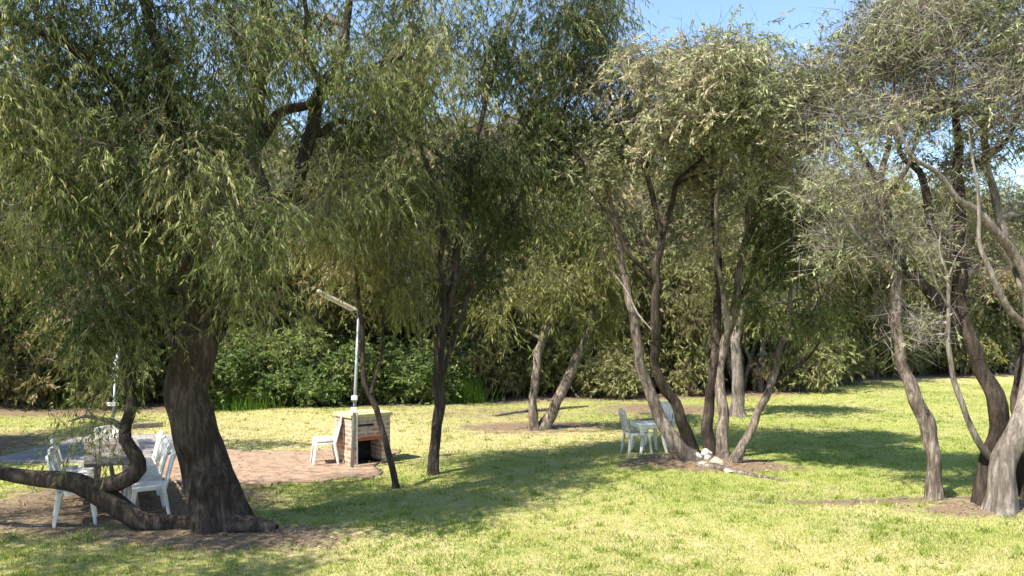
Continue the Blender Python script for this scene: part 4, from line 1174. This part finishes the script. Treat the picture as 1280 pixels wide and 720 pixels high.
def garden_post():
    g = G(141, 537)
    t = thing('garden_post', 'slim white post with a crossbar standing beyond the concrete slab', 'post', tuple(g))
    d0 = g[1]
    top = S(146, 436, d0) - g; mid = S(144, 472, d0) - g
    bm = bmesh.new(); bm_tube(bm, (0, 0, 0), tuple(mid), .03, .028); bm_out('pole', bm, M['galv'], t, smooth=True)
    bm = bmesh.new(); bm_tube(bm, tuple(mid), tuple(top), .055, .055); bm_out('white_sleeve', bm, M['white_paint'], t, smooth=True)
    c = S(142, 523, d0) - g
    bm = bmesh.new(); bm_tube(bm, (c[0] - .22, c[1] - .035, c[2]), (c[0] + .22, c[1] - .035, c[2] + .01), .015); bm_out('crossbar', bm, M['galv'], t)
    c = S(141, 505, d0) - g
    bm = bmesh.new(); bm_box(bm, c[0] - .12, c[0] + .12, c[1] - .05, c[1] + .05, c[2] - .05, c[2] + .04); bm_out('tap_box', bm, M['white_paint'], t, .015, 2)


garden_post()
# timber edging
gA, gB = G(166, 535.5), G(203, 534)
bm = bmesh.new(); bm_bar(bm, (gA[0], gA[1], gA[2] + .05), (gB[0], gB[1], gB[2] + .05), .14, .13)
tag(bm_out('timber_sleeper', bm, M['sleeper'], None, .012, 2), 'dark timber sleeper lying along the back edge of the concrete slab', 'sleeper')


# small white table and chairs beside the centre tree
def small_table():
    g = G(811, 567)
    t = thing('plastic_table', 'small white plastic table standing in the shade left of the curved stems', 'table', tuple(g), R(12))
    hx, hy, z = .30, .30, .58
    bm = bmesh.new(); bm_box(bm, -hx, hx, -hy, hy, z - .012, z + .012); bm_out('tabletop', bm, M['plastic'], t, .008, 2)
    bm = bmesh.new()
    for s in (-1, 1):
        bm_box(bm, -hx + .012, hx - .012, s * (hy - .02) - .008, s * (hy - .02) + .008, z - .065, z - .0125)
        bm_box(bm, s * (hx - .02) - .008, s * (hx - .02) + .008, -hy + .03, hy - .03, z - .063, z - .0128)
    bm_out('apron', bm, M['plastic'], t)
    for sx in (-1, 1):
        for sy in (-1, 1):
            bm = bmesh.new()
            bm_bar(bm, (sx * (hx - .07), sy * (hy - .07), z - .014), (sx * (hx - .09), sy * (hy - .09), .30), .11, .05, .065, .035, up=(0, 1, 0))
            bm_bar(bm, (sx * (hx - .09), sy * (hy - .09), .302), (sx * (hx - .03), sy * (hy - .03), 0), .065, .035, .045, .03, up=(0, 1, 0))
            bm_out('leg', bm, M['plastic'], t, .006, 1)


small_table()
g = G(795, 568)
place_chair(chair_old_shaded, (g[0], g[1] - .1, g[2]), R(100), 'white chair greyed as if shaded, with its back to the lawn, left of the small white table', 'chairs by the small white table')  # duller plastic puts the shade on this white chair into its colour
g = G(828, 559)
place_chair(chair_new, (g[0], g[1] + .25, g[2]), R(-35), 'white chair half hidden by the curved stem, on the far side of the small table', 'chairs by the small white table')


# stones at the foot of the clump
def stone(px, py, rx, ry, rz, m, label, group, seed):
    g = G(px, py)
    bm = bmesh.new()
    bmesh.ops.create_icosphere(bm, subdivisions=3, radius=1)
    rr = random.Random(seed)
    ph = [rr.uniform(0, 6.28) for _ in range(9)]
    for v in bm.verts:
        c = v.co.copy()
        f = 1 + .16 * math.sin(2.3 * c.x + ph[0] + 2 * c.z) + .14 * math.sin(3.7 * c.y + ph[1]) + .09 * math.sin(6.1 * c.z + 4 * c.x + ph[2]) + .05 * math.sin(11 * c.y + 9 * c.x + ph[3])
        v.co = Vector((c.x * rx * f, c.y * ry * f, c.z * rz * f))
    o = bm_out('stone', bm, m)
    o.location = (g[0], g[1], g[2] + rz * .35)
    o.rotation_euler = (0, 0, rr.uniform(0, 3))
    tag(o, label, 'stone', group)


GS = 'stones at the foot of the paperbark clump'
stone(872, 583, .085, .08, .085, M['stone_white'], 'white stone against the foot of the curved stems, leftmost of the white ones', GS, 1)
stone(884, 582, .11, .09, .11, M['stone_white'], 'biggest and tallest white stone, between the curved and the straight stems', GS, 2)
stone(878, 588, .09, .07, .05, M['stone_white'], 'low white stone lying in front of the other two white ones', GS, 3)
stone(897, 588, .13, .11, .10, M['stone_tan'], 'tan stone in front of the straight close set stems', GS, 4)
stone(911, 592, .09, .08, .05, M['stone_tan'], 'small flat tan stone near the foot of the leaning tree', GS, 5)


def root_log(name, pts, label, cat, m, seed):
    rng = np.random.default_rng(seed)
    P = []
    for (px, py, r, up) in pts:
        g = G(px, py); P.append((g[0], g[1], g[2] + up, r))
    C = catmull(np.array(P), .06)
    tb = Tubes(); tb.add(C, 8, rng, .12)
    return tag(link(name, tb.mesh(name, m)), label, cat)


root_log('surface_root', [(842, 583, .06, .02), (815, 580, .045, .015), (790, 577, .03, .01), (772, 574, .012, 0)], 'bare surface root running left from the curved stems', 'root', M['bark'], 1)
root_log('surface_root', [(872, 588, .05, 0), (905, 591, .06, .02), (940, 595, .045, .01), (985, 600, .02, 0)], 'bare surface root running right along the soil mound', 'root', M['bark'], 2)
root_log('fallen_branch', [(620, 520, .02, .03), (650, 516, .04, .05), (700, 511, .04, .05), (735, 509, .02, .03)], 'fallen branch on the leaf litter behind the V shaped tree', 'branch', M['bark'], 4)

# ------------------------------------------------------------------ light
SUN_AZ = np.array((-0.76, -0.65)); SUN_AZ /= np.linalg.norm(SUN_AZ)
SUN_EL = R(53)
to_sun = Vector((SUN_AZ[0] * math.cos(SUN_EL), SUN_AZ[1] * math.cos(SUN_EL), math.sin(SUN_EL)))
ld = bpy.data.lights.new('sun', 'SUN')
ld.energy = 5.0; ld.angle = R(0.53); ld.color = (1.0, 0.94, 0.83)
lo = bpy.data.objects.new('sun', ld); col.objects.link(lo)
lo.rotation_euler = (-to_sun).to_track_quat('-Z', 'Y').to_euler()
lo.location = (-20, -12, 30)

w = bpy.data.worlds.new('World'); scene.world = w; w.use_nodes = True
nt = w.node_tree
sky = nt.nodes.new('ShaderNodeTexSky'); sky.sky_type = 'NISHITA'; sky.sun_disc = False
sky.sun_elevation = SUN_EL; sky.sun_rotation = math.atan2(to_sun.x, to_sun.y)
sky.air_density = 1.0; sky.dust_density = 0.1; sky.ozone_density = 2.2
nt.links.new(sky.outputs[0], nt.nodes['Background'].inputs[0])
nt.nodes['Background'].inputs[1].default_value = 0.125

# ------------------------------------------------------------------ camera
cd = bpy.data.cameras.new('camera'); cam = bpy.data.objects.new('camera', cd); col.objects.link(cam)
cd.sensor_width = 36.0; cd.sensor_fit = 'HORIZONTAL'
cd.lens = 36.0 * F / 1280
cd.shift_y = (HOR - 360) / 1280
cd.clip_start = 0.1; cd.clip_end = 2000
cam.location = (0, 0, H)
cam.rotation_euler = (R(90), 0, 0)
scene.camera = cam

scene.view_settings.view_transform = 'Standard'
scene.view_settings.look = 'None'
scene.view_settings.gamma = 1
scene.view_settings.use_curve_mapping = False
scene.view_settings.exposure = 1.25
scene.render.engine = 'CYCLES'
scene.cycles.max_bounces = 6
scene.cycles.diffuse_bounces = 3
scene.cycles.transmission_bounces = 3
scene.cycles.glossy_bounces = 2
scene.cycles.use_denoising = True
scene.cycles.use_adaptive_sampling = True
scene.cycles.adaptive_threshold = 0.02
scene.cycles.sample_clamp_indirect = 6.0
